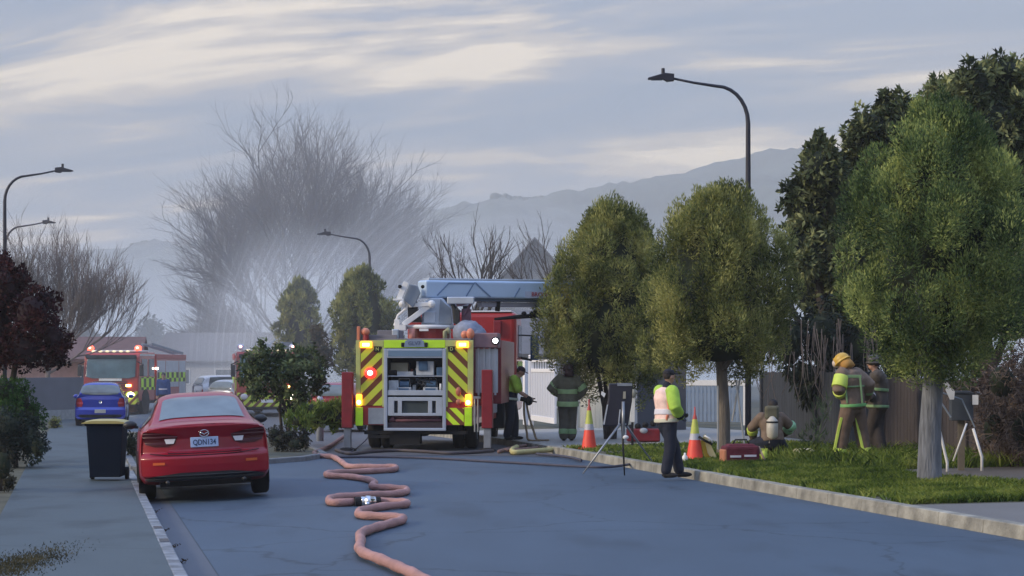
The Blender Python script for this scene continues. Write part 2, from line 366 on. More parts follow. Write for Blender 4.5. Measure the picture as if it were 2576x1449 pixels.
# leaves caught in the gutter
def litter_pile(c, r, n, m, h=0.05):
    C = rng.normal(0, 1, (n, 3)) * np.array([r[0], r[1], h * 0.5]) + np.array(c); C[:, 2] = np.abs(C[:, 2] - c[2]) + c[2]
    return C
lm = leafmat('dead_leaves', (0.02, 0.016, 0.014), (0.09, 0.06, 0.035))
C = [litter_pile(LY(0.95, y, -0.07), (0.02, 0.22), 60, lm, .015) for y in (22.6, 20.6, 18.9, 25.6)]
C = np.concatenate(C); leaves('leaf_litter', C, rng.normal(0, 1, (len(C), 3)) * [1, 1, .05], 0.018, 0.03, lm)
tag(bpy.data.objects['leaf_litter'], kind='stuff')

# ---------------------------------------------------------------- grass
def grass(name, sampler, n, h, m, wd=0.012):
    B = sampler(n); k = len(B); H = h * rng.uniform(0.45, 1.4, (k, 1)); a = rng.uniform(0, 2 * np.pi, k)
    S = np.stack([np.cos(a), np.sin(a), np.zeros(k)], 1) * wd * rng.uniform(0.7, 1.4, (k, 1))
    lean = np.concatenate([rng.normal(0, 0.45, (k, 2)), np.ones((k, 1))], 1) * H
    V = np.stack([B - S, B + S, B + S * 0.7 + lean * 0.6, B + lean * np.array([1.5, 1.5, 1.0]), B - S * 0.7 + lean * 0.6], 1)
    o = fast(name, V.reshape(-1, 3), np.arange(5 * k).reshape(k, 5), m, None, np.repeat(rng.uniform(0, 1, k), 5))
    return tag(o, kind='stuff')
grm = leafmat('grass_blades', (0.04, 0.075, 0.015), (0.13, 0.19, 0.03), (0.27, 0.31, 0.07), 0.35, 1.4)
def patch(l0, l1, y0, y1, thin=0.0, fn=None):
    def f(n):
        l = rng.uniform(l0, l1, n); y = y0 + (y1 - y0) * rng.uniform(0, 1, n) ** 1.3
        w_ = np.sin(l * 3.1 + y * 0.9) + np.sin(l * 1.3 - y * 2.3) + rng.normal(0, .5, n)
        keep = w_ > -1.6 + thin
        if fn is not None: keep &= fn(l, y)
        l, y = l[keep], y[keep]
        z = np.array([vz(a, b) for a, b in zip(l, y)])
        return np.stack([l - RD * y, y, z], 1)
    return f
inpath = lambda l, y: ~((l > 12.9 + 0.3 * np.sin(y)) & (y < 33)) & ~((l < 12.6) & (y < 24.6))
grass('verge_grass', patch(10.25, 15.4, 24.4, 34.6, .25, fn=inpath), 66000, 0.085, grm)
grass('verge_grass', patch(10.25, 15.0, 34.0, 42.2, 0.7), 16000, 0.06, grm, 0.016)
grass('long_grass', patch(12.3, 15.4, 31.5, 37.5, 0.6), 5000, 0.2, grm, 0.014)
dry = leafmat('dry_grass_blades', (0.02, 0.02, 0.012), (0.07, 0.065, 0.035), (0.13, 0.11, 0.055), 0.3)
def rnd_at(c, r):
    def f(n):
        q = rng.normal(0, 1, (n, 3)) * [r[0], r[1], 0]; return q + np.array(c)
    return f
grass('dry_grass', rnd_at(LY(-0.62, 17.6, 0.03), (0.16, 0.9)), 3800, 0.018, dry, 0.005)
mb = MB()
for y_ in (21.9, 20.3): mb.box(LY(.865, y_, .0), (.10, .34, .078), Matrix.Rotation(R(12.3), 3, 'Z'))
tag(mb.build('drain_slots', crack, bevel=.01), kind='structure')

# ---------------------------------------------------------------- hills
ridge = [(-900, 640), (0, 652), (180, 648), (270, 632), (322, 640), (333, 612), (350, 606), (405, 607), (430, 613), (445, 625), (520, 612), (700, 585), (900, 556), (1080, 528), (1130, 515), (1180, 505), (1218, 500), (1228, 489), (1252, 486), (1275, 492), (1300, 497), (1350, 495), (1400, 489), (1450, 485), (1550, 465), (1600, 450), (1700, 430), (1750, 420), (1850, 400), (1930, 384), (1990, 377), (2200, 365), (2700, 330), (3600, 300)]
def ry(x):
    for (a, b), (c, d) in zip(ridge, ridge[1:]):
        if a <= x <= c: return b + (d - b) * (x - a) / (c - a)
    return 640
D0 = 1500.0; rows = []
for k in range(12):
    t = k / 11; Y = 700 + (D0 - 700) * t; row = []
    for x in np.arange(-900, 3600, 18):
        ztop = CH + (HZ - ry(x)) / F * D0 + 1.1 * math.sin(x * 0.05) + 0.7 * math.sin(x * 0.21) + rng.uniform(-.7, .7)
        row.append(Vector(((x - CX) / F * D0, Y + 25 * math.sin(x * 0.013 + k), -1 + (ztop + 1) * (t ** 0.75) + (rng.uniform(-2, 2) if 0 < k < 11 else 0))))
    rows.append(row)
rows.append([p + Vector((0, 500, -60)) for p in rows[-1]])
mb = MB(); mb.grid(rows, flip=True)
tag(mb.build('hills', mat('hill_vegetation', (0.065, 0.08, 0.065), 0.95, var=0.5, scale=0.02), smooth_=True), kind='structure')
hl = mat('far_wood', (0.03, 0.045, 0.03), 0.95)
# clump of trees on the ridge and a far wood in the valley
def blobwood(name, items, Y, label_kind='stuff'):
    mb = MB()
    for px, py, r in items:
        c = P(px, py, Y); mb.ball(c, (r * random.uniform(.9, 1.4), r, r * random.uniform(.8, 1.2)), 9, 6)
    o = mb.build(name, hl, smooth_=True); d = o.modifiers.new('d', 'DISPLACE'); tx = bpy.data.textures.new('n', 'CLOUDS'); tx.noise_scale = 3; d.texture = tx; d.strength = 1.2
    return tag(o, kind='stuff')
blobwood('ridge_wood', [(x, ry(x) + random.uniform(7, 11), random.uniform(2.2, 3.6)) for x in list(range(1244, 1470, 7)) + list(range(334, 440, 8)) + list(range(1930, 2000, 8)) + list(range(140, 330, 11))], D0 - 6)
# ---------------------------------------------------------------- trees and shrubs
bark = mat('grey_bark', (0.16, 0.14, 0.12), 0.9, var=0.3, scale=8, bump=0.8, bscale=14, stretch=(3, 3, 0.5))
barkd = mat('dark_bark', (0.06, 0.05, 0.045), 0.95, var=0.3, bump=0.6, stretch=(3, 3, 0.6))
twigm = mat('bare_twigs', (0.15, 0.125, 0.115), 0.9, var=0.2)
g_con = leafmat('olive_foliage', (0.022, 0.040, 0.014), (0.19, 0.215, 0.065), (0.50, 0.48, 0.17), 0.3, 1.3)
g_con2 = leafmat('green_foliage', (0.014, 0.034, 0.016), (0.115, 0.175, 0.060), (0.42, 0.47, 0.15), 0.3, 1.3)
g_dark = leafmat('dark_broad_foliage', (0.012, 0.02, 0.010), (0.085, 0.11, 0.05), (0.36, 0.38, 0.17), 0.12, 1.5)
def core_mesh(mb, c, rad, n=10, m=8): mb.ball(c, rad, n, m)
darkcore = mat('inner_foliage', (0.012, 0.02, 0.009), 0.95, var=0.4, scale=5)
def lobes_foliage(name, lobes, per, lw, ll, m, parent, droop=0.0, up=0.5, tuft=0.0):
    Cs, Ds = [], []
    for c, r in lobes:
        k = int(per * (r[0] * r[2]) / 0.09)
        d = norm(rng.normal(0, 1, (k, 3))); rr = rng.uniform(0.55, 1.08, (k, 1)) ** 0.7
        q = d * rr * np.array(r); Cs.append(q + np.array(c))
        Ds.append(d + np.array([0, 0, up - droop]))
    return leaves(name, np.concatenate(Cs), np.concatenate(Ds), lw, ll, m, parent)
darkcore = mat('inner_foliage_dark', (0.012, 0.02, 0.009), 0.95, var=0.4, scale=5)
def cone_tree(px, Y, top, bot, half, trunk_r, label, m, per=210, stems=1, seed=1, prof=None, leaf=(0.035, 0.12), group='clipped street trees on the right verge', nl=150, off=0.0, lean=0.0, ybase=None):
    random.seed(seed); base = at(px, Y); t = thing('street_tree', label, 'tree', base, 0, group); bz = base.z
    H = top - bz; B = bot - bz; lob = []; mb = MB()
    prof = prof or [(0, .55), (.12, .82), (.28, 1.0), (.5, 1.0), (.7, .88), (.85, .66), (.95, .40), (1, .12)]
    def pr(f):
        for (a, b), (c, d) in zip(prof, prof[1:]):
            if a <= f <= c: return b + (d - b) * (f - a) / (c - a)
        return 0
    for i in range(nl):
        f = random.random() ** 0.85; th = random.uniform(0, 2 * math.pi); rr = half * pr(f)
        k = random.uniform(0.55, 0.98) * (1 + 0.08 * math.sin(3 * th + seed + 5 * f))
        r = random.uniform(0.14, 0.36) * (half / 1.4)
        lob.append(((off + lean * f + rr * k * math.cos(th), rr * k * math.sin(th), B + (H - B - r) * f + r * 0.3), (r, r, r * random.uniform(1.1, 1.9))))
    for i in range(46):
        f = random.uniform(0.02, .95); th = random.uniform(0, 6.28); rr = half * pr(f) * random.uniform(.98, 1.10)
        lob.append(((off + rr * math.cos(th), rr * math.sin(th), B + (H - B) * f), (0.09, 0.09, random.uniform(.12, .26))))
    for i in range(14):
        f = random.uniform(0.75, 1.0); th = random.uniform(0, 6.28); rr = half * pr(f) * 0.75
        lob.append(((off + lean * f + rr * math.cos(th), rr * math.sin(th), B + (H - B) * f), (0.13, 0.13, 0.36)))
    lobes_foliage('crown', lob, per, leaf[0], leaf[1], m, t, up=0.9)
    rows = []
    for f in [0.02, .12, .3, .5, .7, .85, .95]:
        rows.append((half * pr(f) * 0.56, B + 0.2 + (H - B - 0.3) * f))
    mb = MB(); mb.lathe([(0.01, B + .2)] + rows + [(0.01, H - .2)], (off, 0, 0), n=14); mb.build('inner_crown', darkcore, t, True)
    mb = MB()
    if stems == 1:
        mb.tube([(0, 0, -0.1), (0, 0, 0.05), (0.01, 0, B * .5), (0.02 + off * .5, 0, B + .1), (off, 0, B + (H - B) * .5)], [trunk_r * 1.35, trunk_r * 1.15, trunk_r, trunk_r * .9, trunk_r * .3], 12)
    else:
        for k in range(stems):
            a = 2 * math.pi * k / stems + 0.4; dx, dy = math.cos(a), math.sin(a)
            mb.tube([(dx * .08, dy * .05, -.1), (dx * .15, dy * .1, B * .6), (dx * .35 + off, dy * .25, B + .4), (dx * .5 + off, dy * .4, B + 1.2)], [trunk_r, trunk_r * .8, trunk_r * .65, trunk_r * .3], 8)
    for k in range(5):
        a = random.uniform(0, 6.28); z0 = B + random.uniform(-.1, .6)
        mb.tube([(off * .5, 0, z0), (off + math.cos(a) * half * .4, math.sin(a) * half * .4, z0 + .5), (off + math.cos(a) * half * .7, math.sin(a) * half * .7, z0 + 1.1)], [trunk_r * .5, trunk_r * .3, trunk_r * .12], 6)
    mb.build('trunk', (mat('pale_grey_bark', (0.15, 0.16, 0.18), 0.9, var=0.5, scale=6, bump=0.8, bscale=14, stretch=(3, 3, 0.5)) if trunk_r > .15 else bark) if stems == 1 else barkd, t, True)
    return t
cone_tree(2338, 28.4, 5.55, 1.75, 1.34, 0.155, 'large green clipped tree nearest the camera, with a thick bare grey trunk', g_con2, per=620, seed=3, nl=230, leaf=(0.018, 0.058), off=.10, prof=[(0, .30), (.08, .58), (.2, .86), (.36, 1.0), (.55, .97), (.72, .80), (.86, .54), (.95, .30), (1, .1)])
cone_tree(1820, 37.6, 5.12, 1.70, 1.44, 0.115, 'olive green clipped tree directly behind the person in the pink and white vest', g_con, per=430, seed=5, nl=190, off=-0.12, leaf=(0.020, 0.075), prof=[(0, .62), (.12, .92), (.28, 1.0), (.5, 1.0), (.7, .88), (.85, .68), (.95, .44), (1, .12)])
cone_tree(1535, 45.7, 5.45, 1.40, 1.62, 0.07, 'multi stemmed yellow green clipped tree covering the end of the white boom', g_con, per=400, stems=4, seed=9, nl=190, leaf=(0.023, 0.085), prof=[(0, .42), (.1, .72), (.25, .96), (.4, 1.0), (.6, .9), (.75, .72), (.88, .48), (.96, .28), (1, .1)])
cone_tree(914, 84, 5.9, 1.3, 1.42, 0.1, 'hazy olive clipped tree just left of the turntable of the aerial truck', g_con, per=120, seed=12, nl=120, leaf=(0.06, 0.2), prof=[(0, .45), (.15, .75), (.35, 1.0), (.6, .95), (.8, .72), (.93, .42), (1, .1)])
cone_tree(752, 93, 5.8, 2.4, 1.05, 0.1, 'farthest and faintest of the clipped street trees, seen through smoke', g_con, per=100, seed=15, nl=100, leaf=(0.07, 0.22))

def lobe_tree(name, label, cat, base, lobes, m, trunk, per=150, pm=1.45, cm=None, leaf=(0.06, 0.16), droop=0.6, group=None, sub=9, corek=0.66, up=0.5, cat_trunk='trunk', tm=None):
    t = thing(name, label, cat, base, 0, group); L2 = []; mb = MB()
    for c, r in lobes:
        mb.ball(c, tuple(q * corek * .86 for q in r), 10, 7)
        for i in range(sub):
            d = Vector((random.gauss(0, 1), random.gauss(0, 1), random.gauss(0, 1))).normalized()
            q = Vector(c) + Vector((d.x * r[0], d.y * r[1], d.z * r[2])) * random.uniform(.72, .98); s = min(r) * random.uniform(.22, .42)
            L2.append((tuple(q), (s, s, s * random.uniform(.9, 1.5))))
        L2.append((c, tuple(q * 0.86 for q in r)))
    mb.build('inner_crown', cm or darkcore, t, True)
    lobes_foliage('crown', L2, per * pm, leaf[0], leaf[1], m, t, droop=droop, up=up)
    if trunk:
        mb = MB()
        for pts, rr in trunk: mb.tube(pts, rr, 8)
        mb.build(cat_trunk, tm or barkd, t, True)
    return t
# tall dark broad leaved trees behind the timber fence
def px_lobes(items, Y, base, yy=1.2):
    out = []
    for px, py, rx, rz in items:
        p = P(px, py, Y + random.uniform(-.6, .6)) - base; out.append((tuple(p), (rx * Y / F, min(rx * Y / F, yy) * 1.0, rz * Y / F)))
    return out
random.seed(21)
for label, Y, px, items in [
    ('dark broad leaved tree, lowest and leftmost of the tall trees over the timber fence', 46, 2075, [(2065, 420, 62, 60), (2030, 520, 62, 90), (2110, 500, 75, 90), (2040, 640, 75, 90), (2120, 640, 80, 100), (2050, 740, 60, 70), (2130, 760, 70, 80), (2062, 350, 18, 26)]),
    ('dark broad leaved tree rising between the lowest tall tree and the top right corner', 47, 2240, [(2240, 285, 50, 55), (2190, 330, 60, 60), (2290, 350, 80, 90), (2180, 430, 90, 90), (2270, 480, 90, 100), (2200, 600, 100, 110), (2220, 740, 100, 110), (2160, 850, 60, 60)]),
    ('tallest dark broad leaved tree, in the top right corner of the view', 45, 2480, [(2440, 215, 70, 60), (2520, 190, 80, 55), (2380, 250, 60, 55), (2400, 340, 90, 90), (2500, 330, 110, 100), (2600, 300, 110, 120), (2560, 470, 120, 130), (2480, 620, 130, 130), (2600, 700, 110, 130), (2520, 790, 110, 70)])]:
    b = at(px, Y)
    lobe_tree('broadleaf_tree', label, 'tree', b, px_lobes(items, Y, b), g_dark,
              [([(0, 0, -.2), (.05, 0, 1.5), (-.1, 0, 3.5), (.1, 0, 6)], [.2, .16, .13, .06]), ([(0, 0, 1.2), (.8, .2, 3), (1.2, .3, 5)], [.12, .08, .03]), ([(0, 0, 1.4), (-.8, .1, 3), (-.9, .2, 4.6)], [.1, .07, .03])],
              per=70, leaf=(0.075, 0.19), group='tall dark trees behind the timber fence', sub=18, corek=0.8, pm=1.9)
# dark ivy hedge above the fence line
vinem = leafmat('dark_ivy', (0.008, 0.013, 0.012), (0.022, 0.034, 0.024), (0.055, 0.06, 0.035), 0.1)
b = V_(15.9, 40)
lob = px_lobes([(1905, 870, 45, 80), (1985, 860, 60, 100), (2070, 850, 65, 110), (2160, 880, 65, 90), (2250, 900, 60, 80), (2330, 900, 60, 80), (2030, 950, 60, 60), (2200, 960, 60, 50)], 41.5, b, 0.5)
t = lobe_tree('ivy_hedge', 'dark ivy hedge with hanging stems along the top of the timber fence', 'hedge', b, lob, vinem, None, per=75, leaf=(0.05, 0.15), droop=1.4, sub=8)
mb = MB()
for i in range(70):
    p = P(random.uniform(1880, 2330), random.uniform(800, 900), 40.6 + random.uniform(-.3, .3)) - b
    mb.tube([p, p + Vector((random.uniform(-.1, .1), random.uniform(-.1, .1), -.6)), p + Vector((random.uniform(-.2, .2), 0, -random.uniform(.8, 1.4)))], [.012, .01, .006], 4)
mb.build('hanging_stem', twigm, t)
# brown twiggy hedge at the right edge
twl = leafmat('brown_twig_foliage', (0.025, 0.018, 0.016), (0.085, 0.06, 0.05), (0.17, 0.13, 0.10), 0.15)
b = V_(14.3, 31.4)
lob = px_lobes([(2520, 960, 75, 90), (2600, 930, 80, 110), (2500, 1080, 60, 90), (2580, 1080, 80, 100), (2460, 930, 45, 50), (2430, 985, 30, 35)], 31.8, b, 0.5)
t = lobe_tree('dry_hedge', 'dry brown twiggy hedge at the right edge beside the letterbox', 'hedge', b, lob, twl, None, per=190, leaf=(0.02, 0.10), droop=0.6, sub=10, corek=0.5)
mb = MB()
for i in range(170):
    p = P(random.uniform(2405, 2620), random.uniform(880, 1140), 31.3 + random.uniform(-.35, .3)) - b
    d = Vector((random.uniform(-.3, .3), random.uniform(-.2, .2), -random.uniform(.05, .35)))
    mb.tube([p, p + d * .5 + Vector((random.uniform(-.08, .08), 0, 0.03)), p + d], [.008, .007, .003], 4)
mb.build('twigs', mat('pale_twig', (0.16, 0.12, 0.10), 0.9, var=0.4), t)['kind'] = 'stuff'

# ---- left side planting
random.seed(4)
pl = leafmat('purple_foliage', (0.016, 0.006, 0.009), (0.045, 0.014, 0.018), (0.09, 0.030, 0.028), 0.15, 2.5)
b = at(20, 38, 0.0)
lobe_tree('purple_leaf_tree', 'dark purple leaved tree overhanging the footpath at the left edge', 'tree', b,
          px_lobes([(15, 720, 60, 75), (80, 790, 66, 80), (-20, 820, 90, 110), (70, 880, 76, 58), (135, 850, 44, 55), (115, 760, 36, 44), (140, 900, 34, 34), (8, 655, 22, 30), (0, 890, 70, 50), (50, 700, 26, 30)], 38, b), pl,
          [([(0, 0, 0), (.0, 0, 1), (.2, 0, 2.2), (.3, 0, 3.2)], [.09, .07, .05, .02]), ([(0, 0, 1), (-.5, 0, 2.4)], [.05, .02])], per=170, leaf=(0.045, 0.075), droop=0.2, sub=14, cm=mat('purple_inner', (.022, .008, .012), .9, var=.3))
hg = leafmat('hedge_green', (0.008, 0.02, 0.014), (0.025, 0.055, 0.03), (0.05, 0.10, 0.035), 0.15, 2)
b = at(30, 37.2, 0.0)
lobe_tree('green_shrub', 'rounded bright green shrub under the purple tree beside the footpath', 'shrub', b,
          px_lobes([(40, 1010, 60, 55), (75, 1050, 44, 60), (10, 985, 50, 50), (0, 1060, 60, 70)], 37.2, b, .5), leafmat('bright_hedge', (0.012, 0.035, 0.012), (0.035, 0.09, 0.025), (0.07, 0.15, 0.03), .2, 2), [([(0, 0, 0), (0, 0, .8)], [.05, .02])], per=210, leaf=(0.03, 0.06), sub=12)
b = at(40, 35.2, 0.0)
lobe_tree('dark_shrub', 'low dark blue green shrub spilling onto the footpath edge at the left', 'shrub', b,
          px_lobes([(70, 1105, 48, 60), (20, 1090, 60, 80), (95, 1125, 28, 44), (-20, 1120, 60, 80)], 35.2, b, .5), leafmat('dark_hedge', (0.008, 0.013, 0.014), (0.018, 0.032, 0.028), (0.035, 0.055, 0.04), .1, 2), [([(0, 0, 0), (0, 0, .5)], [.05, .02])], per=210, leaf=(0.03, 0.06), sub=12)
b = at(0, 28.5, 0.0)
lobe_tree('dry_shrub', 'low dry brownish shrub cut by the left edge of the view', 'shrub', b,
          px_lobes([(8, 1170, 34, 60), (-25, 1120, 50, 80), (22, 1215, 22, 26), (-20, 1200, 40, 40)], 28.5, b, .5), leafmat('dry_foliage', (0.012, 0.012, 0.009), (0.035, 0.035, 0.022), (0.06, 0.055, 0.03), .15, 2), [([(0, 0, 0), (0, 0, .5)], [.04, .02])], per=300, leaf=(0.018, 0.06), sub=10)
b = at(135, 64)
lobe_tree('ball_shrub', 'small clipped ball shrub at the far end of the footpath by the grey wall', 'shrub', b, [((0, 0, .22), (.24, .24, .24)), ((.05, 0, .12), (.26, .24, .14))], g_con, [([(0, 0, 0), (0, 0, .2)], [.03, .02])], per=220, leaf=(.03, .05), sub=6)
# ---- island planting
b = at(735, 45, 0.08)
isl_dk = leafmat('island_dark_foliage', (0.014, 0.028, 0.014), (0.07, 0.105, 0.048), (0.20, 0.25, 0.12), .15, 1.8)
lobe_tree('island_shrub', 'tall dark spreading shrub on the island hiding the front of a fire engine', 'shrub', b,
          px_lobes([(640, 905, 44, 34), (700, 900, 50, 38), (765, 905, 54, 40), (625, 950, 28, 34), (670, 945, 40, 36), (735, 945, 50, 40), (800, 930, 32, 38), (650, 985, 30, 26), (700, 985, 36, 26), (755, 990, 38, 32), (660, 862, 12, 16), (740, 1035, 34, 30), (800, 970, 26, 26)], 45, b, .6), isl_dk,
          [([(-.1, 0, -.05), (-.05, 0, .6), (-.4, 0, 1.3), (-.6, 0, 1.8)], [.05, .045, .03, .01]), ([(.0, 0, 0), (.15, 0, .7), (.3, 0, 1.5)], [.05, .04, .02]), ([(-.2, 0, 0), (-.3, .1, .8), (-.1, .1, 1.6)], [.04, .03, .01])],
          per=130, leaf=(0.045, 0.11), sub=16, corek=0.5)
b = at(800, 43.5, 0.08)
lobe_tree('leafy_shrub', 'bright green strappy low shrub on the island beside the left outrigger', 'shrub', b,
          px_lobes([(755, 1058, 34, 28), (800, 1048, 40, 36), (845, 1046, 36, 36), (785, 1030, 28, 24), (838, 1024, 28, 20), (870, 1050, 26, 30)], 42.9, b, .5), leafmat('bright_strappy', (0.05, 0.09, 0.02), (0.17, 0.24, 0.05), (0.34, 0.40, 0.10), .3, 3), None, per=200, leaf=(0.035, 0.16), sub=9, up=0.9, droop=0)
b = at(720, 40.6, 0.08)
lobe_tree('low_shrub', 'low grey brown shrub at the front corner of the island beside the red sedan', 'shrub', b,
          px_lobes([(705, 1110, 34, 30), (745, 1118, 36, 26), (690, 1090, 26, 22), (765, 1105, 24, 24), (725, 1095, 24, 20)], 40.6, b, .4), leafmat('grey_brown_foliage', (0.012, 0.014, 0.014), (0.04, 0.042, 0.036), (0.10, 0.09, 0.07), .15, 3), None, per=180, leaf=(0.03, 0.09), sub=9)
b = at(335, 38.6, 0.08)
lobe_tree('low_shrub', 'low grey green shrub on the island between the wheelie bin and the red sedan', 'shrub', b,
          px_lobes([(330, 1120, 24, 42), (345, 1140, 26, 34), (365, 1110, 24, 30), (400, 1130, 40, 34)], 38.6, b, .4), leafmat('grey_green_foliage', (0.015, 0.018, 0.013), (0.04, 0.045, 0.03), (0.08, 0.085, 0.05), .15, 3), None, per=180, leaf=(0.03, 0.08), sub=9)
b = at(805, 84)
lobe_tree('brown_shrub', 'small brownish shrub between the two hazy clipped street trees', 'shrub', b, px_lobes([(800, 850, 22, 40), (815, 890, 26, 40), (795, 900, 24, 30)], 84, b), leafmat('brownish', (0.04, 0.035, 0.02), (0.10, 0.08, 0.04), None, .2, 1), [([(0, 0, 0), (0, 0, 1.5)], [.08, .04])], per=60, leaf=(.08, .2), sub=8)
# fern like plants by the fence on the right
b = V_(14.6, 36.9)
lobe_tree('fence_plant', 'pale green feathery plant between the crouching and the standing firefighter', 'shrub', b,
          px_lobes([(2060, 1060, 26, 60), (2040, 1100, 30, 36), (2078, 1020, 18, 36)], 36.9, b, .3), leafmat('feathery', (0.03, 0.05, 0.03), (0.07, 0.11, 0.05), (0.13, 0.17, 0.09), .3, 3), None, per=90, leaf=(0.018, 0.16), sub=7, corek=0.2, up=1.2, droop=0)

# ---- bare trees
def bare_tree(label, base, limbs, L0, gens, kids, m, seed, r0=0.25, spread=0.5, trunk_h=2.0, upb=0.12, shrink=0.68, group=None, thin=1.0, name='bare_tree', f0=.3, tm=None):
    random.seed(seed); t = thing(name, label, 'tree', base, 0, group); A = MB(); Bm = MB()
    A.tube([(0, 0, -.3), (0.02, 0, trunk_h * .5), (0, 0, trunk_h)], [r0 * 1.25, r0, r0 * .9], 10)
    def grow(p, d, ln, r, g):
        mb_ = A if g == 0 else Bm
        pts = [p]; q = p.copy(); dd = d.copy(); k = 4 if g < 3 else 3
        for i in range(k):
            dd = (dd + Vector((random.gauss(0, .10 if g else .13), random.gauss(0, .10), upb * (0.6 if g == 0 else 1)))).normalized(); q = q + dd * ln / k; pts.append(q.copy())
        mb_.tube(pts, [r * (1 - .55 * i / k) for i in range(k + 1)], 7 if g == 0 else (5 if g == 1 else 3), caps=False)
        if g >= gens: return
        for i in range(kids[min(g, len(kids) - 1)]):
            f = random.uniform(f0 if g == 0 else .3, 1.0) if i else 1.0; j = f * k; a = pts[int(min(j, k - 1))].lerp(pts[int(min(j, k - 1)) + 1], j - int(min(j, k - 1)))
            s = Vector((random.gauss(0, 1), random.gauss(0, 1), random.gauss(0, .6))); s = (s - dd * s.dot(dd)).normalized()
            nd = (dd + s * spread * random.uniform(.5, 1.2)).normalized()
            grow(a, nd, ln * shrink * random.uniform(.75, 1.15), max(r * (.5 if i else .6), 0.008 * thin), g + 1)
    for dx, dy, dz, k in limbs:
        d = Vector((dx, dy, dz)).normalized(); grow(Vector((0, 0, trunk_h * random.uniform(.75, 1.0))), d, L0 * k, r0 * .55, 0)
    A.build('trunk', tm or m, t, True); Bm.build('branches', m, t, False); return t
random.seed(2)
D = 150; big = at(760, D, -0.2); lm_ = []
for a in [q + random.uniform(-5, 5) for q in np.linspace(-86, 72, 23)]:
    th = R(a); lm_.append((math.sin(th), random.uniform(-.5, .8), max(.12, math.cos(th)), random.uniform(.96, 1.04) * (.62 + .70 * max(0, math.cos(th)) ** 1.2)))
bare_tree('very large bare fan shaped tree behind the fire engines, its middle lost in smoke', big, lm_, 7.9, 4, [12, 8, 5, 3], mat('big_tree_twigs', (0.07, 0.063, 0.063), .9, var=.2), 11, f0=.52, tm=mat('smoky_limb', (0.03, 0.028, 0.028), .95, var=.2), r0=0.2, spread=0.62, trunk_h=3.0, shrink=.55, upb=.05, thin=1.0)
D = 78; b = at(120, D, -0.2); lm_ = [(math.sin(R(a)), random.uniform(-.4, .4), max(.3, math.cos(R(a))), random.uniform(.85, 1.1)) for a in (-62, -45, -28, -10, 8, 22, 38, 52, 62, 70)]
bare_tree('spreading bare tree with many upright twigs behind the purple tree', b, lm_, 2.4, 4, [6, 6, 5, 3], twigm, 5, r0=0.10, spread=0.55, trunk_h=2.2, shrink=.68, upb=.14, group='bare garden trees')
b = at(-40, 60, 0); lm_ = [(math.sin(R(a)), 0, math.cos(R(a)), 1) for a in (8, 18, 28)]
bare_tree('darker bare tree whose branches enter at the left edge behind the left street lamp', b, lm_, 1.6, 3, [4, 4, 3], barkd, 8, r0=0.09, spread=0.55, trunk_h=2.6, group='bare garden trees')
for px, Y, L0, sd_, lb, hh in [(1195, 74, 1.75, 31, 'pollarded bare tree with upright shoots above the left part of the white boom', 4.6), (1415, 76, 2.1, 37, 'pollarded bare tree with tall shoots left of the multi stemmed street tree', 4.4), (1650, 82, 1.7, 41, 'thin bare tree whose tips show between two clipped street trees', 5.4)]:
    b = at(px, Y, 0); lm_ = [(math.sin(R(a)), random.uniform(-.3, .3), math.cos(R(a)), random.uniform(.8, 1.25)) for a in (-58, -38, -25, -12, 3, 14, 28, 42)]
    bare_tree(lb, b, lm_, L0, 3, [5, 4, 3], barkd, sd_, r0=0.10, spread=0.44, trunk_h=hh - 1.0, upb=.10, shrink=.58, group='bare garden trees', thin=1.1)
# faint rows of trees in the haze, each its own thing
random.seed(77); fg = leafmat('far_foliage', (0.02, 0.03, 0.02), (0.05, 0.07, 0.045), None, .1, .5)
for px, py, Y, rx, rz, lb in [(375, 850, 190, 48, 70, 'faint round tree in the haze above the left fire engine'), (515, 880, 170, 14, 60, 'faint narrow upright tree in the haze between the two fire engines'), (215, 855, 180, 34, 60, 'faint tree in the haze right of the purple tree'), (455, 905, 230, 60, 36, 'low faint tree in the haze behind the parked white car'), (290, 880, 240, 50, 45, 'faint low tree in the haze over the cab of the left fire engine'), (600, 850, 200, 40, 60, 'faint tree in the haze left of the second fire engine'), (1330, 880, 150, 60, 70, 'faint tree in the smoke behind the blue mirror'), (1450, 840, 140, 60, 80, 'faint tree in the smoke left of the cream fence')]:
    b = at(px, Y, -0.6); lobe_tree('far_tree', lb, 'tree', b, px_lobes([(px, py, rx, rz), (px - rx * .3, py + rz * .4, rx * .8, rz * .7), (px + rx * .3, py + rz * .3, rx * .8, rz * .7)], Y, b), fg, [([(0, 0, 0), (0, 0, 2.5)], [.2, .12])], per=10, leaf=(.2, .4), sub=8, group='trees in the haze')
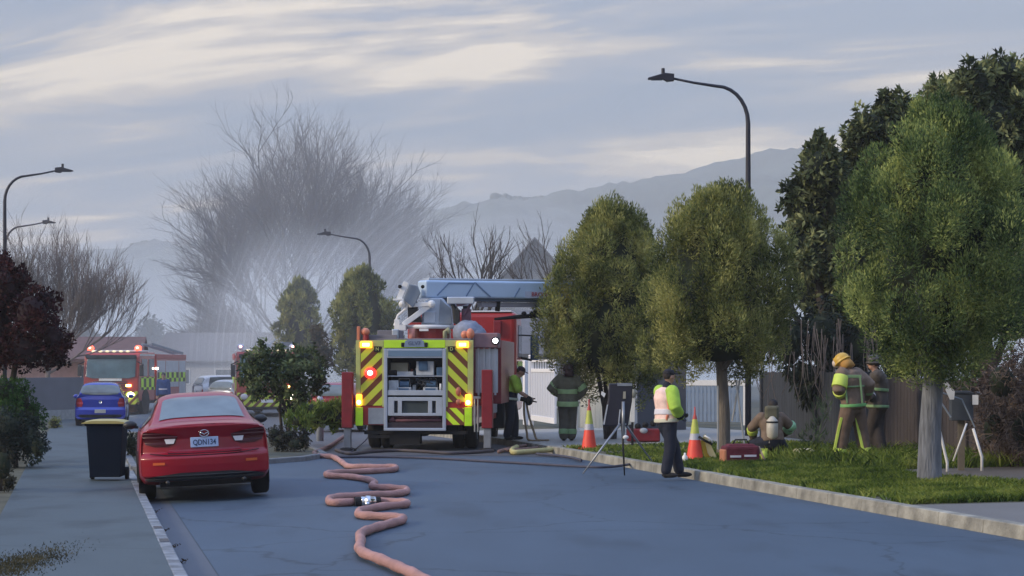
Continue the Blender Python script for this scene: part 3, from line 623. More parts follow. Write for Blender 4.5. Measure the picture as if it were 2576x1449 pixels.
# ---------------------------------------------------------------- buildings, fences, lamps
def fence(name, label, a, b, z0, h, board, gap, m, posts=2.4, postm=None, rails=True, jitter=0.0, toprail=None, th=0.025):
    """vertical boards from a to b (ground points)"""
    a = Vector(a); b = Vector(b); d = (b - a); d.z = 0; ln = d.length; ang = math.atan2(d.y, d.x)
    t = thing(name, label, 'fence' if 'gate' not in name else 'gate', (a.x, a.y, a.z), ang); mb = MB(); x = 0; dz = (b.z - a.z) / ln
    while x < ln - .01:
        hh = h + random.uniform(-jitter, jitter); e = min(x + board, ln)
        mb.bx(x, e, -th / 2, th / 2, z0 + dz * x, z0 + hh + dz * x); x = e + gap
    mb.build('board_panel', m, t, bevel=0.004, seg=1)
    if rails:
        mb = MB()
        for q in (.25, .8): mb.bar((0, th / 2 + .022, h * q), (ln, th / 2 + .022, h * q + dz * ln), .04, .08)
        mb.build('rail', m, t)
    if toprail:
        mb = MB(); mb.bar((0, 0, h + .03), (ln, 0, h + .03 + dz * ln), *toprail); mb.build('top_rail', postm or m, t, bevel=.005)
    n = max(1, int(ln / posts))
    for i in range(n + 1):
        x = ln * i / n; mb = MB(); mb.bx(x - .05, x + .05, -.05 - th / 2, .05 + th / 2 + .05, -.1 + dz * x, h + .04 + dz * x); mb.build('post', postm or m, t, bevel=.006)
    return t
timber = mat('dark_timber', (0.035, 0.042, 0.055), 0.9, var=0.35, scale=3, bump=.4, stretch=(8, 8, .6))
timber2 = mat('brown_timber', (0.055, 0.045, 0.045), 0.9, var=0.35, scale=3, bump=.4, stretch=(8, 8, .6))
cream = mat('cream_boards', (0.90, 0.85, 0.68), 0.6, var=0.10, scale=2, stretch=(6, 6, .5))
bluew = mat('pale_blue_boards', (0.20, 0.27, 0.38), 0.6, var=0.18, scale=3, stretch=(6, 6, .5))
random.seed(5)
fence('timber_fence', 'weathered dark timber fence with a paler cap board, behind the tall firefighter on the right', V_(15.2, 37.5), V_(15.2, 30.5), 0.05, 1.32, .14, .012, timber2, jitter=.02)
fence('timber_fence', 'dark blue grey timber fence behind the crouching firefighter', V_(15.3, 44.5), V_(15.2, 37.7), 0.05, 1.42, .14, .010, timber, jitter=.02)
a = GP(1690, 1062, .2); b = GP(1875, 1064, .2)
fence('picket_fence', 'pale blue fence panel with a white cap behind the olive street tree', a, b, .02, 1.12, .10, .02, bluew, postm=white, toprail=(.06, .16))
a = GP(1450, 1078, .18); b = GP(1602, 1080, .18)
fence('board_fence', 'cream vertical board fence behind the multi stemmed tree', a, b, .02, 1.98, .13, .006, cream, posts=3.0, postm=white, toprail=(.05, .05))
# grey shed wall behind the tripod
s = thing('garden_wall', 'smooth grey rendered wall to the right of the cream fence', 'wall', GP(1604, 1082, .18), 0.0)
mb = MB(); mb.bx(0, 1.25, 0, .18, 0, 2.3); mb.build('wall_face', mat('grey_render', (0.10, 0.105, 0.125), 0.85, var=.15, scale=2), s, bevel=.01)
mb = MB(); mb.bx(-.03, 1.28, -.04, .22, 2.3, 2.36); mb.build('coping', greyp, s, bevel=.01)
# white gate
g0 = GP(1338, 1062, .16); g1 = GP(1397, 1072, .16); d = g1 - g0
t = thing('garden_gate', 'tall white garden gate with a slatted top, left of the firefighter seen from behind', 'gate', g0, math.atan2(d.y, d.x)); W = Vector((d.x, d.y, 0)).length
gw = mat('gate_white', (0.80, 0.80, 0.82), .5, var=.04); gp_ = mat('gate_panel', (0.55, 0.58, 0.66), .55, var=.08, scale=2, stretch=(12, 12, .3))
mb = MB(); mb.bx(.05, W - .05, -.012, .012, .2, 1.50)
for i in range(9): mb.bx(.05 + (W - .1) * (i + .5) / 9 - .004, .05 + (W - .1) * (i + .5) / 9 + .004, -.02, .02, .2, 1.5)
mb.build('gate_panel', gp_, t)
mb = MB(); mb.bx(0, .06, -.035, .035, .06, 1.86); mb.bx(W - .06, W, -.035, .035, .06, 1.86); mb.bx(.06, W - .06, -.033, .033, 1.80, 1.86); mb.bx(.06, W - .06, -.033, .033, 1.50, 1.60); mb.bx(.06, W - .06, -.033, .033, .06, .22); mb.build('gate_frame', gw, t, bevel=.006)
for i in range(9):
    x = .06 + (W - .12) * (i + .5) / 9; MB().bx(x - .014, x + .014, -.015, .015, 1.6, 1.8).build('lattice_bar', gw, t)
for x in (-.14,):
    mb = MB(); mb.bx(x - .07, x + .07, -.07, .07, -.1, 1.95); mb.ball((x, 0, 1.98), (.09, .09, .04)); mb.build('gate_post', gw, t, bevel=.008)
fence('panel_fence', 'short pale fence section with a white cap between aerial truck cab and gate post', GP(1272, 1058, .16), GP(1322, 1060, .16), .05, 1.80, .14, .004, gp_, postm=gw, toprail=(.06, .05))
# grey wall left background and houses
a = at(40, 72, -.2); b = at(200, 76, -.2)
t = thing('garden_wall', 'long plain grey wall at the end of the footpath behind the blue hatchback', 'wall', a, math.atan2(b.y - a.y, b.x - a.x)); W = (b - a).length
mb = MB(); mb.bx(-2.0, W + .3, 0, .15, .4, 1.62); mb.build('wall_face', mat('wall_grey', (0.12, 0.13, 0.155), .9, var=.12, scale=1.5), t)
mb = MB(); mb.bx(-2.03, W + .33, -.05, .2, 0, .4); mb.build('wall_base', mat('wall_base', (0.25, 0.27, 0.28), .9, var=.2), t)
def house(label, c, rz, W, Dp, h, ridge_, wallm, roofm, gable_front=True, wins=()):
    t = thing('house', label, 'house', c, rz)
    mb = MB(); mb.bx(-W / 2, W / 2, 0, Dp, 0, h)
    if gable_front: mb.prism([(-W / 2, .01, h), (W / 2, .01, h), (0, .01, ridge_)], (0, Dp - .02, 0))
    mb.build('wall', wallm, t)
    mb = MB(); o = .35; th = .12
    if gable_front:
        k = (ridge_ - h) / (W / 2)
        for s in (-1, 1):
            mb.prism([(0, -o, ridge_ + .02), (0, -o, ridge_ + .02 + th), (s * (W / 2 + o), -o, h - k * o + .02 + th), (s * (W / 2 + o), -o, h - k * o + .02)], (0, Dp + 2 * o, 0))
    else:
        for s, y0 in ((1, -o), (-1, Dp + o)):
            mb.prism([(-W / 2 - o, y0, h - .05), (-W / 2 - o, Dp / 2, ridge_), (-W / 2 - o, Dp / 2, ridge_ + th), (-W / 2 - o, y0, h - .05 + th)], (W + 2 * o, 0, 0))
    mb.build('roof', roofm, t)
    for x, z, w_, hh in wins:
        mb = MB(); mb.bx(x - w_ / 2, x + w_ / 2, -.03, .04, z, z + hh); f = mb.build('window', white, t)
        mb = MB(); mb.bx(x - w_ / 2 + .06, x + w_ / 2 - .06, -.045, -.033, z + .06, z + hh - .06); mb.build('pane', glassd, f)
    return t
hw = mat('house_wall_grey', (0.20, 0.21, 0.22), .9, var=.1, scale=1); hr = mat('roof_tiles_grey', (0.13, 0.13, 0.14), .85, var=.2, scale=2)
house('grey gabled house seen through smoke above the white boom', at(1345, 96, -.2), 0.0, 9.0, 12, 3.0, 8.15, hw, hr, True, [(-1.2, 5.0, .8, 1.1), (0, 1, 1.6, 1.2)])
house('pinkish brick house with a low roof behind the grey wall on the left', at(150, 88, -.2), R(8), 6.5, 8, 2.3, 3.3, mat('pink_brick', (0.42, 0.24, 0.20), .9, var=.15, scale=4), mat('terracotta_roof', (0.13, 0.07, 0.065), .85, var=.2, scale=3), False, [(1.6, 1.0, 1.4, 1.1)])
house('pale house in the haze between the two fire engines', at(530, 140, -.4), R(-6), 8, 8, 2.6, 4.6, mat('pale_wall', (0.42, 0.43, 0.44), .9), hr, False, [(1, 1, 1.4, 1.1), (-2, 1, 1.0, 1.1)])
house('low grey house in the haze behind the gate and the blue mirror', at(1420, 84, -.2), R(4), 10, 8, 2.5, 4.4, mat('haze_wall', (0.36, 0.37, 0.38), .9), hr, False, [(-2, 1, 1.4, 1.1), (2, 1, 1.4, 1.1)])

# ---- street lamps
poled = mat('lamp_pole_dark', (0.028, 0.03, 0.045), .5, .3)
def lamp(px, Y, side, label, pole_h=8.5):
    t = thing('street_lamp', label, 'street lamp', at(px, Y), 0, 'curved arm street lamps'); s = side; z = pole_h - t.location.z
    pts = [(0, 0, 0), (0, 0, z - 2.5), (0, 0, z - 1.1)]
    for k in range(1, 8):
        a = R(90 * k / 7); pts.append((s * 0.72 * (1 - math.cos(a)), 0, z - 1.1 + .85 * math.sin(a)))
    pts.append((s * 1.25, 0, z - .17)); pts.append((s * 1.74, 0, z - .07))
    MB().tube(pts, [.075, .062, .055] + [.05 - .002 * k for k in range(7)] + [.03, .028], 10).build('pole', poled, t, True)
    h = thing('x', None, None) if False else None
    mb = MB(); mb.prism([(s * 1.70, -.07, z - .13), (s * 1.70, -.07, z + .03), (s * 1.92, -.07, z + .05), (s * 2.30, -.07, z - .06), (s * 2.30, -.07, z - .10), (s * 1.95, -.07, z - .10), (s * 1.86, -.07, z - .15)], (0, .14, 0))
    hd = mb.build('lamp_head', poled, t, bevel=.012)
    MB().cyl((s * 1.95, 0, z - .01), (s * 1.95, 0, z + .16), .045, .04, 10).build('sensor', poled, hd)
    MB().bx(s * 2.1 - .13, s * 2.1 + .13, -.05, .05, z - .115, z - .102).build('lens', glassd, hd)
    return t
lamp(1882, 45.6, -1, 'tall street lamp with its arm pointing left above the right hand trees')
lamp(12, 67, 1, 'street lamp at the left edge with its arm pointing right')
lamp(930, 87, -1, 'small distant street lamp behind the clipped trees near the middle of the view', 7.7)
lamp(14, 91, 1, 'faint lower lamp arm just under the lamp at the left edge')

# ---- letterboxes and stakes at the right
t = thing('letterbox', 'dark grey letterbox on a timber post beside the dry hedge', 'letterbox', V_(14.0, 31.9) + Vector((0, 0, 0)), R(-6)); tt = at(2418, 31.0); t.location = tt
lbm = mat('letterbox_grey', (0.045, 0.055, 0.07), .6)
MB().bx(-.17, .17, -.15, .15, .78, 1.2).build('box', lbm, t, bevel=.012)
mb = MB(); mb.bx(-.05, .05, -.04, .04, -.1, .78); mb.build('post', mat('pale_timber', (0.14, 0.12, 0.09), .9), t)
MB().bx(.15, .24, -.18, -.165, 1.03, 1.18).build('number_plate', white, t)
MB().prism([(-.19, -.17, 1.2), (.19, -.17, 1.2), (.12, -.17, 1.24), (-.12, -.17, 1.24)], (0, .34, 0)).build('lid', lbm, t, bevel=.005)
t = thing('frame_stand', 'white bent metal frame with thin legs around the letterbox', 'stand', at(2418, 30.7), 0)
whp = mat('white_tube', (0.7, 0.7, 0.7), .4)
mb = MB()
def lp(px, py, y=0.0): return P(px, py, 30.7 + y) - t.location
for a in ([(2361, 990), (2362, 1075), (2383, 1165), (2383, 1195)], [(2448, 1078), (2470, 1150), (2470, 1192)], [(2432, 1065), (2398, 1160)]):
    MB().tube([lp(*q) for q in a], .022 if a[0][0] != 2432 else .015, 8).build('leg', whp, t, True)
MB().tube([lp(2361, 985), lp(2420, 1005, .1), lp(2452, 1075, .1)], .012, 6).build('brace', greyp, t)
MB().tube([lp(2366, 1010), lp(2392, 1050)], .014, 6).build('brace', greyp, t)
mb = MB(); mb.prism([lp(2370, 960), lp(2378, 955), lp(2402, 985), lp(2400, 1005), lp(2390, 1005)], (0, .02, 0)); mb.build('panel', whp, t)
t = thing('stone_block', 'pale rough stone block lying on the mossy top between letterbox and hedge', 'stone', P(2440, 998, 31.6), .2)
MB().box((0, 0, 0), (.34, .24, .16)).build('block', mat('pale_stone', (0.5, 0.48, 0.44), .9, bump=.5), t, bevel=.04)
st = mat('pale_stake', (0.34, 0.36, 0.38), .8)
def stakes(label, pts, Y):
    t = thing('tree_stake', label, 'stake', P(*pts[0], Y), 0, 'leaning stakes around the olive street tree'); MB().tube([P(*q, Y) - t.location for q in pts], .018, 6).build('rod', st, t)
stakes('pale leaning stake just left of the olive tree trunk', [(1806, 1130), (1806, 970)], 37.2)
stakes('pale stake leaning right of the olive tree trunk', [(1873, 1120), (1852, 960)], 37.3)
stakes('short pale stake crossing the longer one right of the olive tree', [(1842, 1060), (1862, 950)], 37.5)
# ---------------------------------------------------------------- cars
class CarBody:
    """smooth shell: stations along y (rear = 0), nine half section points each"""
    def __init__(s, st, w_end, prof, plan=0.20):
        s.st = st; s.prof = prof; s.plan = plan; s.ys = [q[0] for q in st]
        s.cp = []
        for (y, w_, zb, zw, wr, zt) in st:     # half width, sill, waist height, roof half width, top
            s.cp.append([(0, zb), (w_ * .80, zb), (w_ * .965, zb + .07), (w_, .42), (w_ * .995, .66), (w_ * .955, zw), ((wr * .62 + w_ * .955 * .38), zw + (zt - zw) * .42), (wr, zt - .05 - .03 * (zt > 1.2)), (wr * .62, zt - .008), (0, zt)])
        s.cp = np.array(s.cp)
    def cr(s, A, t):
        n = len(A); t = min(max(t, 0), n - 1 - 1e-6); i = int(t); f = t - i
        a, b, c, d = A[max(i - 1, 0)], A[i], A[i + 1], A[min(i + 2, n - 1)]
        return 0.5 * (2 * b + (c - a) * f + (2 * a - 5 * b + 4 * c - d) * f * f + (3 * b - a - 3 * c + d) * f ** 3)
    def S(s, v, u, side=1, off=0.0):
        """v: station parameter, u: 0 bottom .. 9 top"""
        def pt(v, u):
            A = np.array([s.cr(s.cp[:, k, :], v) for k in range(10)]); q = s.cr(A, u)
            y = s.cr(np.array(s.ys), v) if v > 0 else 0
            y += max(0, 1 - v) * s.cap(q[0], q[1])
            return Vector((side * q[0], y, q[1]))
        p = pt(v, u)
        if off:
            a = pt(v + .02, u) - pt(v - .02 if v > .02 else 0, u); b = pt(v, min(u + .02, 8.99)) - pt(v, u - .02); n = a.cross(b).normalized() * side
            if n.dot(Vector((side, 0, .3))) < 0 and u < 7: n = -n
            if u >= 7 and n.z < 0: n = -n
            p = p + n * off
        return p
    def cap(s, x, z):
        P_ = s.prof
        for (a, b), (c, d) in zip(P_, P_[1:]):
            if a <= z <= c: b = b + (d - b) * (z - a) / (c - a); break
        else: b = P_[-1][1] if z > P_[-1][0] else P_[0][1]
        return b + s.plan * abs(x / .9) ** 3.2
    def shell(s):
        mb = MB(); nv, nu = (len(s.st) - 1) * 6, 45
        for side in (1, -1):
            mb.grid([[s.S((len(s.st) - 1) * i / nv, 9 * j / nu, side) for j in range(nu + 1)] for i in range(nv + 1)], flip=side < 0)
        A = s.cp[0]; zs = np.linspace(A[0][1], A[9][1], 70)
        prof = [s.cr(A, 9 * j / 200) for j in range(201)]
        def hw(z):
            best = 0
            for a, b in zip(prof, prof[1:]):
                if (a[1] - z) * (b[1] - z) <= 0: best = max(best, (a[0] + b[0]) / 2)
            return best
        s.hw = hw
        mb.grid([[Vector((hw(z) * k / 30, s.cap(hw(z) * k / 30, z), z)) for k in range(-30, 31)] for z in zs])
        A = s.cp[-1]; Y = s.ys[-1]; pf = [s.cr(A, 9 * j / 45) for j in range(46)]
        for side in (1, -1): mb.add([Vector((0, Y + .04, .5))] + [Vector((side * q[0], Y, q[1])) for q in pf], [(0, j + 1, j + 2) for j in range(45)])
        return mb
    def side_patch(s, v0, v1, u0, u1, side, off=.006, n=8, va=None, vb=None):
        """quad in (v,u): bottom edge v0..v1, top edge va..vb"""
        va = v0 if va is None else va; vb = v1 if vb is None else vb
        return [[s.S((v0 + (va - v0) * j / n) + ((v1 + (vb - v1) * j / n) - (v0 + (va - v0) * j / n)) * i / n, u0 + (u1 - u0) * j / n, side, off) for i in range(n + 1)] for j in range(n + 1)]
    def rear_patch(s, outline, off=.006, n=10):
        """outline: (z, x0, x1) rows"""
        rows = []
        for (z0, a0, b0), (z1, a1, b1) in zip(outline, outline[1:]):
            for k in range(5):
                t = k / 4; z = z0 + (z1 - z0) * t; a = a0 + (a1 - a0) * t; b = b0 + (b1 - b0) * t
                rows.append([Vector((a + (b - a) * i / n, s.cap(a + (b - a) * i / n, z) - off, z)) for i in range(n + 1)])
        return rows
def wheel(parent, x, y, r=.32, w_=.2, rimm=None, side=1):
    tp = [(r * .62, -w_ / 2), (r * .9, -w_ / 2), (r, -w_ * .36), (r, w_ * .36), (r * .9, w_ / 2), (r * .62, w_ / 2)]
    t = MB().lathe(tp, (x, y, r), 'x', 24).build('wheel', black, parent, True)
    mb = MB(); mb.lathe([(r * .62, w_ * .38 * side), (r * .58, w_ * .3 * side), (r * .2, w_ * .36 * side), (0.001, w_ * .38 * side)], (x, y, r), 'x', 20)
    for k in range(5):
        a = 2 * math.pi * k / 5; mb.bar((x + side * w_ * .42, y, r), (x + side * w_ * .42, y + math.cos(a) * r * .6, r + math.sin(a) * r * .6), .05, .02, (1, 0, 0))
    mb.build('rim', rimm or steel, t, True); return t
carred = mat('red_car_paint', (0.27, 0.002, 0.014), 0.33, .0, var=.04, coat=.45, spec=.3)
taillens = mat('tail_lens', (0.05, 0.002, 0.006), 0.3, coat=.1, spec=.25); lensw = mat('clear_lens', (0.62, 0.60, 0.62), .15)
carglass = mat('car_glass', (0.12, 0.15, 0.16), 0.06, var=.35, scale=2.2, spec=1.0)
def sedan():
    p = GP(522, 1251, -0.02); Y = 27.25
    t = thing('sedan', 'red sedan seen from behind, parked beside the wheelie bin at the left kerb', 'car', Vector(((522 - CX) / F * Y, Y, -0.028)))
    t.rotation_euler = (0, R(-2.7), R(11.2))
    st = [(0.0, .865, .29, .93, .74, 1.045), (.30, .885, .27, .95, .72, 1.085), (.62, .895, .22, .96, .67, 1.125), (1.45, .90, .17, .955, .575, 1.435), (2.15, .90, .17, .945, .575, 1.455), (2.75, .895, .17, .93, .56, 1.41), (3.45, .89, .17, .92, .66, 1.02), (4.1, .87, .18, .80, .62, .90), (4.5, .76, .22, .62, .5, .72)]
    prof = [(.2, .16), (.33, .07), (.36, .015), (.50, 0), (.60, .0), (.64, .03), (.68, .085), (.86, .11), (.98, .05), (1.02, .03), (1.06, .05)]
    B = CarBody(st, 0, prof, .25)
    B.shell().build('body', carred, t, True)
    mb = MB(); mb.grid(B.rear_patch([(.285, -.78, .78), (.32, -.83, .83), (.36, -.70, .70), (.40, -.35, .35)], .012)); mb.build('lower_bumper', blkplastic, t, True)
    mb = MB(); mb.bx(-.62, .62, .25, 1.4, .20, .32); mb.build('underbody', black, t)
    for s in (-1, 1):
        MB().cyl((s * .52, .03, .27), (s * .52, .25, .27), .03, .03, 12).build('exhaust', blkplastic, t, True)
        mb = MB(); a, b = sorted((s * .55, s * .71)); mb.grid(B.rear_patch([(.515, a, b), (.55, a, b)], .014)); mb.build('rear_reflector', amberoff, t, True)
        mb = MB(); o = [(.765, s * .50, s * .69), (.80, s * .40, s * .80), (.90, s * .36, s * .835), (.945, s * .55, s * .835), (.965, s * .70, s * .82)]
        mb.grid(B.rear_patch([(z, min(a, b), max(a, b)) for z, a, b in o], .016)); tl = mb.build('tail_light', taillens, t, True)
        mb = MB(); o = [(.80, s * .42, s * .52), (.865, s * .39, s * .54)]
        mb.grid(B.rear_patch([(z, min(a, b), max(a, b)) for z, a, b in o], .022)); mb.build('reversing_lamp', lensw, tl, True)
        # side glass
        mb = MB(); mb.grid(B.side_patch(2.45, 5.9, 5.15, 6.95, s, .008, 12, 3.0, 5.35)); mb.build('side_window', glassd, t, True)
        mb = MB(); mb.tube([B.S(2.1, 5.1, s, .012), B.S(3.5, 5.07, s, .014), B.S(6.0, 5.07, s, .012)], .008, 6); mb.build('window_trim', blkplastic, t)
        m_ = MB().ball((s * .98, 3.05, 1.0), (.105, .07, .065), 12, 8).build('mirror', blkplastic, t, True)
        MB().bar((s * .86, 3.07, .96), (s * .96, 3.06, .97), .05, .04).build('mirror_arm', blkplastic, m_)
        # wheel arches and wheels
        for y in (.98, 3.62):
            mb = MB(); mb.lathe([(.36, -.01), (.36, .012), (.01, .012)], (s * .893, y, .33), 'x', 24)
            mb.v = [tuple(Vector((s * .893 + (q[0] - s * .893) * s, q[1], max(q[2], .17)))) for q in mb.v]
            mb.build('wheel_arch', black, t); wheel(t, s * .79, y, .33, .235, side=s)
    MB().tube([B.S(.1, 8.6, 1, .004), B.S(.1, 8.98, 1, .004)], .003, 4).build('boot_seam', black, t)
    # rear window
    mb = MB()
    for s in (1, -1): mb.grid(B.side_patch(1.98, 2.93, 7.02, 8.999, s, .007, 10), flip=s < 0)
    mb.v = [q for q in mb.v]
    rows = []
    for j in range(13):
        v = 2.05 + (2.86 - 2.05) * j / 12; rows.append([B.S(v, 9 - abs(i) / 12 * (1.62 if j < 12 else 1.5), 1 if i >= 0 else -1, .010) for i in range(-12, 13)])
    mb = MB(); mb.grid(rows); mb.build('rear_window', carglass, t, True)
    # boot lip spoiler
    mb = MB(); mb.tube([Vector((x, B.cap(x, 1.03) + .035 + .0 * x, 1.045 - .055 * abs(x / .8) ** 2.5)) for x in np.linspace(-.74, .74, 19)], .016, 8); mb.build('boot_lip', carred, t, True)
    # plate recess and plate
    mb = MB(); mb.grid(B.rear_patch([(.66, -.50, .50), (.68, -.52, .52), (.85, -.30, .30)], .004)); mb.build('plate_recess', mat('red_car_paint_shade', (0.22, 0.006, 0.022), .35, .0, coat=.3, spec=.3), t, True)
    for z0, w0 in ((.658, .5), (.633, .74)):
        mb = MB(); mb.tube([Vector((x, B.cap(x, z0) - .004, z0 + .05 * abs(x / .8) ** 3)) for x in np.linspace(-w0, w0, 21)], .007, 6); mb.build('boot_edge', mat('dark_seam', (.03, .003, .008), .5), t)
    mb = MB(); mb.bx(-.19, .19, B.cap(0, .8) - .028, B.cap(0, .8) - .012, .735, .875); pl_ = mb.build('number_plate', mat('plate_white', (0.44, 0.55, 0.78), .4, var=.03), t, bevel=.012)
    text('plate_text', 'QDN134', .105, mat('plate_ink', (0.02, 0.04, 0.10), .5), pl_, (0, B.cap(0, .8) - .030, .80), sx=.78)
    mb = MB()
    for r_, in ((.05,),): mb.tube([Vector((.062 * math.cos(a), B.cap(0, .93) - .016, .925 + .046 * math.sin(a))) for a in np.linspace(0, 2 * math.pi, 21)], .008, 6)
    mb.tube([Vector((-.055, B.cap(0, .93) - .018, .935)), Vector((-.02, B.cap(0, .93) - .02, .925)), Vector((0, B.cap(0, .93) - .02, .905)), Vector((.02, B.cap(0, .93) - .02, .925)), Vector((.055, B.cap(0, .93) - .018, .935))], .008, 6)
    mb.build('badge', chrome, t, True)
    # things glimpsed inside: head rests
    return t
sedan()
def hatch(name, label, paint, px, Y, z, rz, plate=None, W_=.84, Hh=1.48, light=None, tall=1.0):
    t = thing(name, label, 'car', Vector(((px - CX) / F * Y, Y, z)), rz)
    k = tall
    st = [(0.0, W_ * .97, .30, .90 * k, W_ * .80, 1.02 * k), (.10, W_ * .985, .24, .93 * k, W_ * .79, 1.16 * k), (.34, W_, .2, .94 * k, W_ * .70, 1.44 * k), (.9, W_, .18, .93 * k, W_ * .67, Hh), (1.8, W_, .18, .92 * k, W_ * .66, Hh), (2.5, W_, .18, .91 * k, W_ * .65, 1.42 * k), (3.1, W_, .18, .9 * k, W_ * .8, 1.0 * k), (3.6, W_ * .97, .2, .78 * k, W_ * .75, .88 * k), (3.95, W_ * .85, .26, .6, W_ * .6, .68)]
    prof = [(.2, .12), (.32, .03), (.38, 0), (.56, 0), (.6, .04), (.64, .07), (.9, .06), (1.1, .10)]
    B = CarBody(st, 0, prof, .16); B.shell().build('body', paint, t, True)
    rows = []
    for j in range(9):
        v = .42 + 1.36 * j / 8; rows.append([B.S(v, 9 - abs(i) / 8 * (2.0 if v > 1 else 1.6), 1 if i >= 0 else -1, .012) for i in range(-8, 9)])
    MB().grid(rows).build('rear_window', carglass, t, True)
    for s in (-1, 1):
        mb = MB(); mb.grid(B.side_patch(2.1, 5.8, 5.15, 6.95, s, .01, 10, 2.4, 5.2)); mb.build('side_window', glassd, t, True)
        o = [(.66, s * W_ * .72, s * W_ * .93), (.78, s * W_ * .68, s * W_ * .95), (.95, s * W_ * .76, s * W_ * .92)]
        mb = MB(); mb.grid(B.rear_patch([(z_, min(a, b), max(a, b)) for z_, a, b in o], .014)); mb.build('tail_light', light or mat('tail_red', (0.30, .01, .02), .25), t, True)
        MB().ball((s * (W_ + .10), 2.55, .98 * k), (.10, .06, .07)).build('mirror', paint, t, True)
        for y in (.62, 3.1):
            mb = MB(); mb.lathe([(.33, 0), (.33, .012), (.01, .012)], (0, y, .31), 'x', 20); mb.v = [(s * (W_ - .008) + s * q[0], q[1], max(q[2], .19)) for q in mb.v]; mb.build('wheel_arch', black, t)
            wheel(t, s * (W_ - .10), y, .30, .19, side=s)
    mb = MB(); mb.grid(B.rear_patch([(.30, -W_ * .8, W_ * .8), (.40, -W_ * .84, W_ * .84)], .012)); mb.build('lower_bumper', blkplastic, t, True)
    mb = MB(); mb.bx(-.18, .18, B.cap(0, .5) - .026, B.cap(0, .5) - .01, .45, .57); mb.build('number_plate', plate or white, t, bevel=.006)
    MB().lathe([(.055, 0), (.05, .012), (.01, .015)], (0, B.cap(0, .80) - .02, .82), 'y', 18).build('badge', chrome, t, True)
    return t
hatch('hatchback', 'bright blue hatchback parked in front of the left fire engine', mat('blue_car_paint', (0.010, 0.030, 0.36), .25, .2, var=.05, coat=1.0), 252, 66.7, -.185, R(9), mat('plate_grey', (.42, .42, .38), .5))
hatch('hatchback', 'red hatchback half hidden behind the island shrubs and the left outrigger', mat('hatch_red', (0.26, 0.012, 0.02), .25, .2, coat=1.0), 835, 60, -.13, R(-14))
hatch('hatchback', 'white car parked in the haze between the two fire engines', mat('car_white', (0.6, 0.62, 0.66), .3, coat=.8), 492, 96, -.2, R(-62), Hh=1.62, tall=1.08)
hatch('hatchback', 'silver car close against the side of the second fire engine', mat('car_silver', (0.42, 0.46, 0.54), .3, .4, coat=.8), 548, 84, -.2, R(-38))

# ---------------------------------------------------------------- fire engines (front view)
def checker(name, c1, c2, s):
    m = mat(name, c1, .5); t = m.node_tree; b = t.nodes['Principled BSDF']; k = t.nodes.new('ShaderNodeTexChecker'); k.inputs['Scale'].default_value = s
    k.inputs['Color1'].default_value = (*c1, 1); k.inputs['Color2'].default_value = (*c2, 1)
    tcn = t.nodes.new('ShaderNodeTexCoord'); mp = t.nodes.new('ShaderNodeMapping'); mp.inputs['Location'].default_value = (.013, .013, .013); t.links.new(tcn.outputs['Object'], mp.inputs[0]); t.links.new(mp.outputs[0], k.inputs['Vector'])
    t.links.new(k.outputs[0], b.inputs['Base Color']); return m
chk = checker('lime_checker', (0.55, 0.85, 0.05), (0.05, 0.06, 0.02), 2.6)
def chev(name, s, c1=(0.52, 0.62, 0.05), c2=(0.13, 0.04, 0.012), p=.34):
    m = mat(name, c1, .45); t = m.node_tree; b = t.nodes['Principled BSDF']; tcn = t.nodes.new('ShaderNodeTexCoord'); sp_ = t.nodes.new('ShaderNodeSeparateXYZ'); t.links.new(tcn.outputs['Object'], sp_.inputs[0])
    a = math_n(t, 'SUBTRACT', sp_.outputs[2], math_n(t, 'MULTIPLY', sp_.outputs[0], s * 1.0)); f = math_n(t, 'GREATER_THAN', math_n(t, 'FRACT', math_n(t, 'DIVIDE', a, p)), .54)
    x = t.nodes.new('ShaderNodeMix'); x.data_type = 'RGBA'; t.links.new(f, x.inputs[0]); x.inputs[6].default_value = (*c1, 1); x.inputs[7].default_value = (*c2, 1)
    t.links.new(x.outputs[2], b.inputs['Base Color']); return m
chevL = chev('chevron_rising_right', 1); chevR = chev('chevron_rising_left', -1)
engred = mat('engine_red', (0.36, 0.030, 0.018), .3, coat=.5, var=.12, scale=2)
windm = mat('windscreen', (0.07, 0.13, 0.15), .05, var=.5, scale=1.6, spec=1.0)
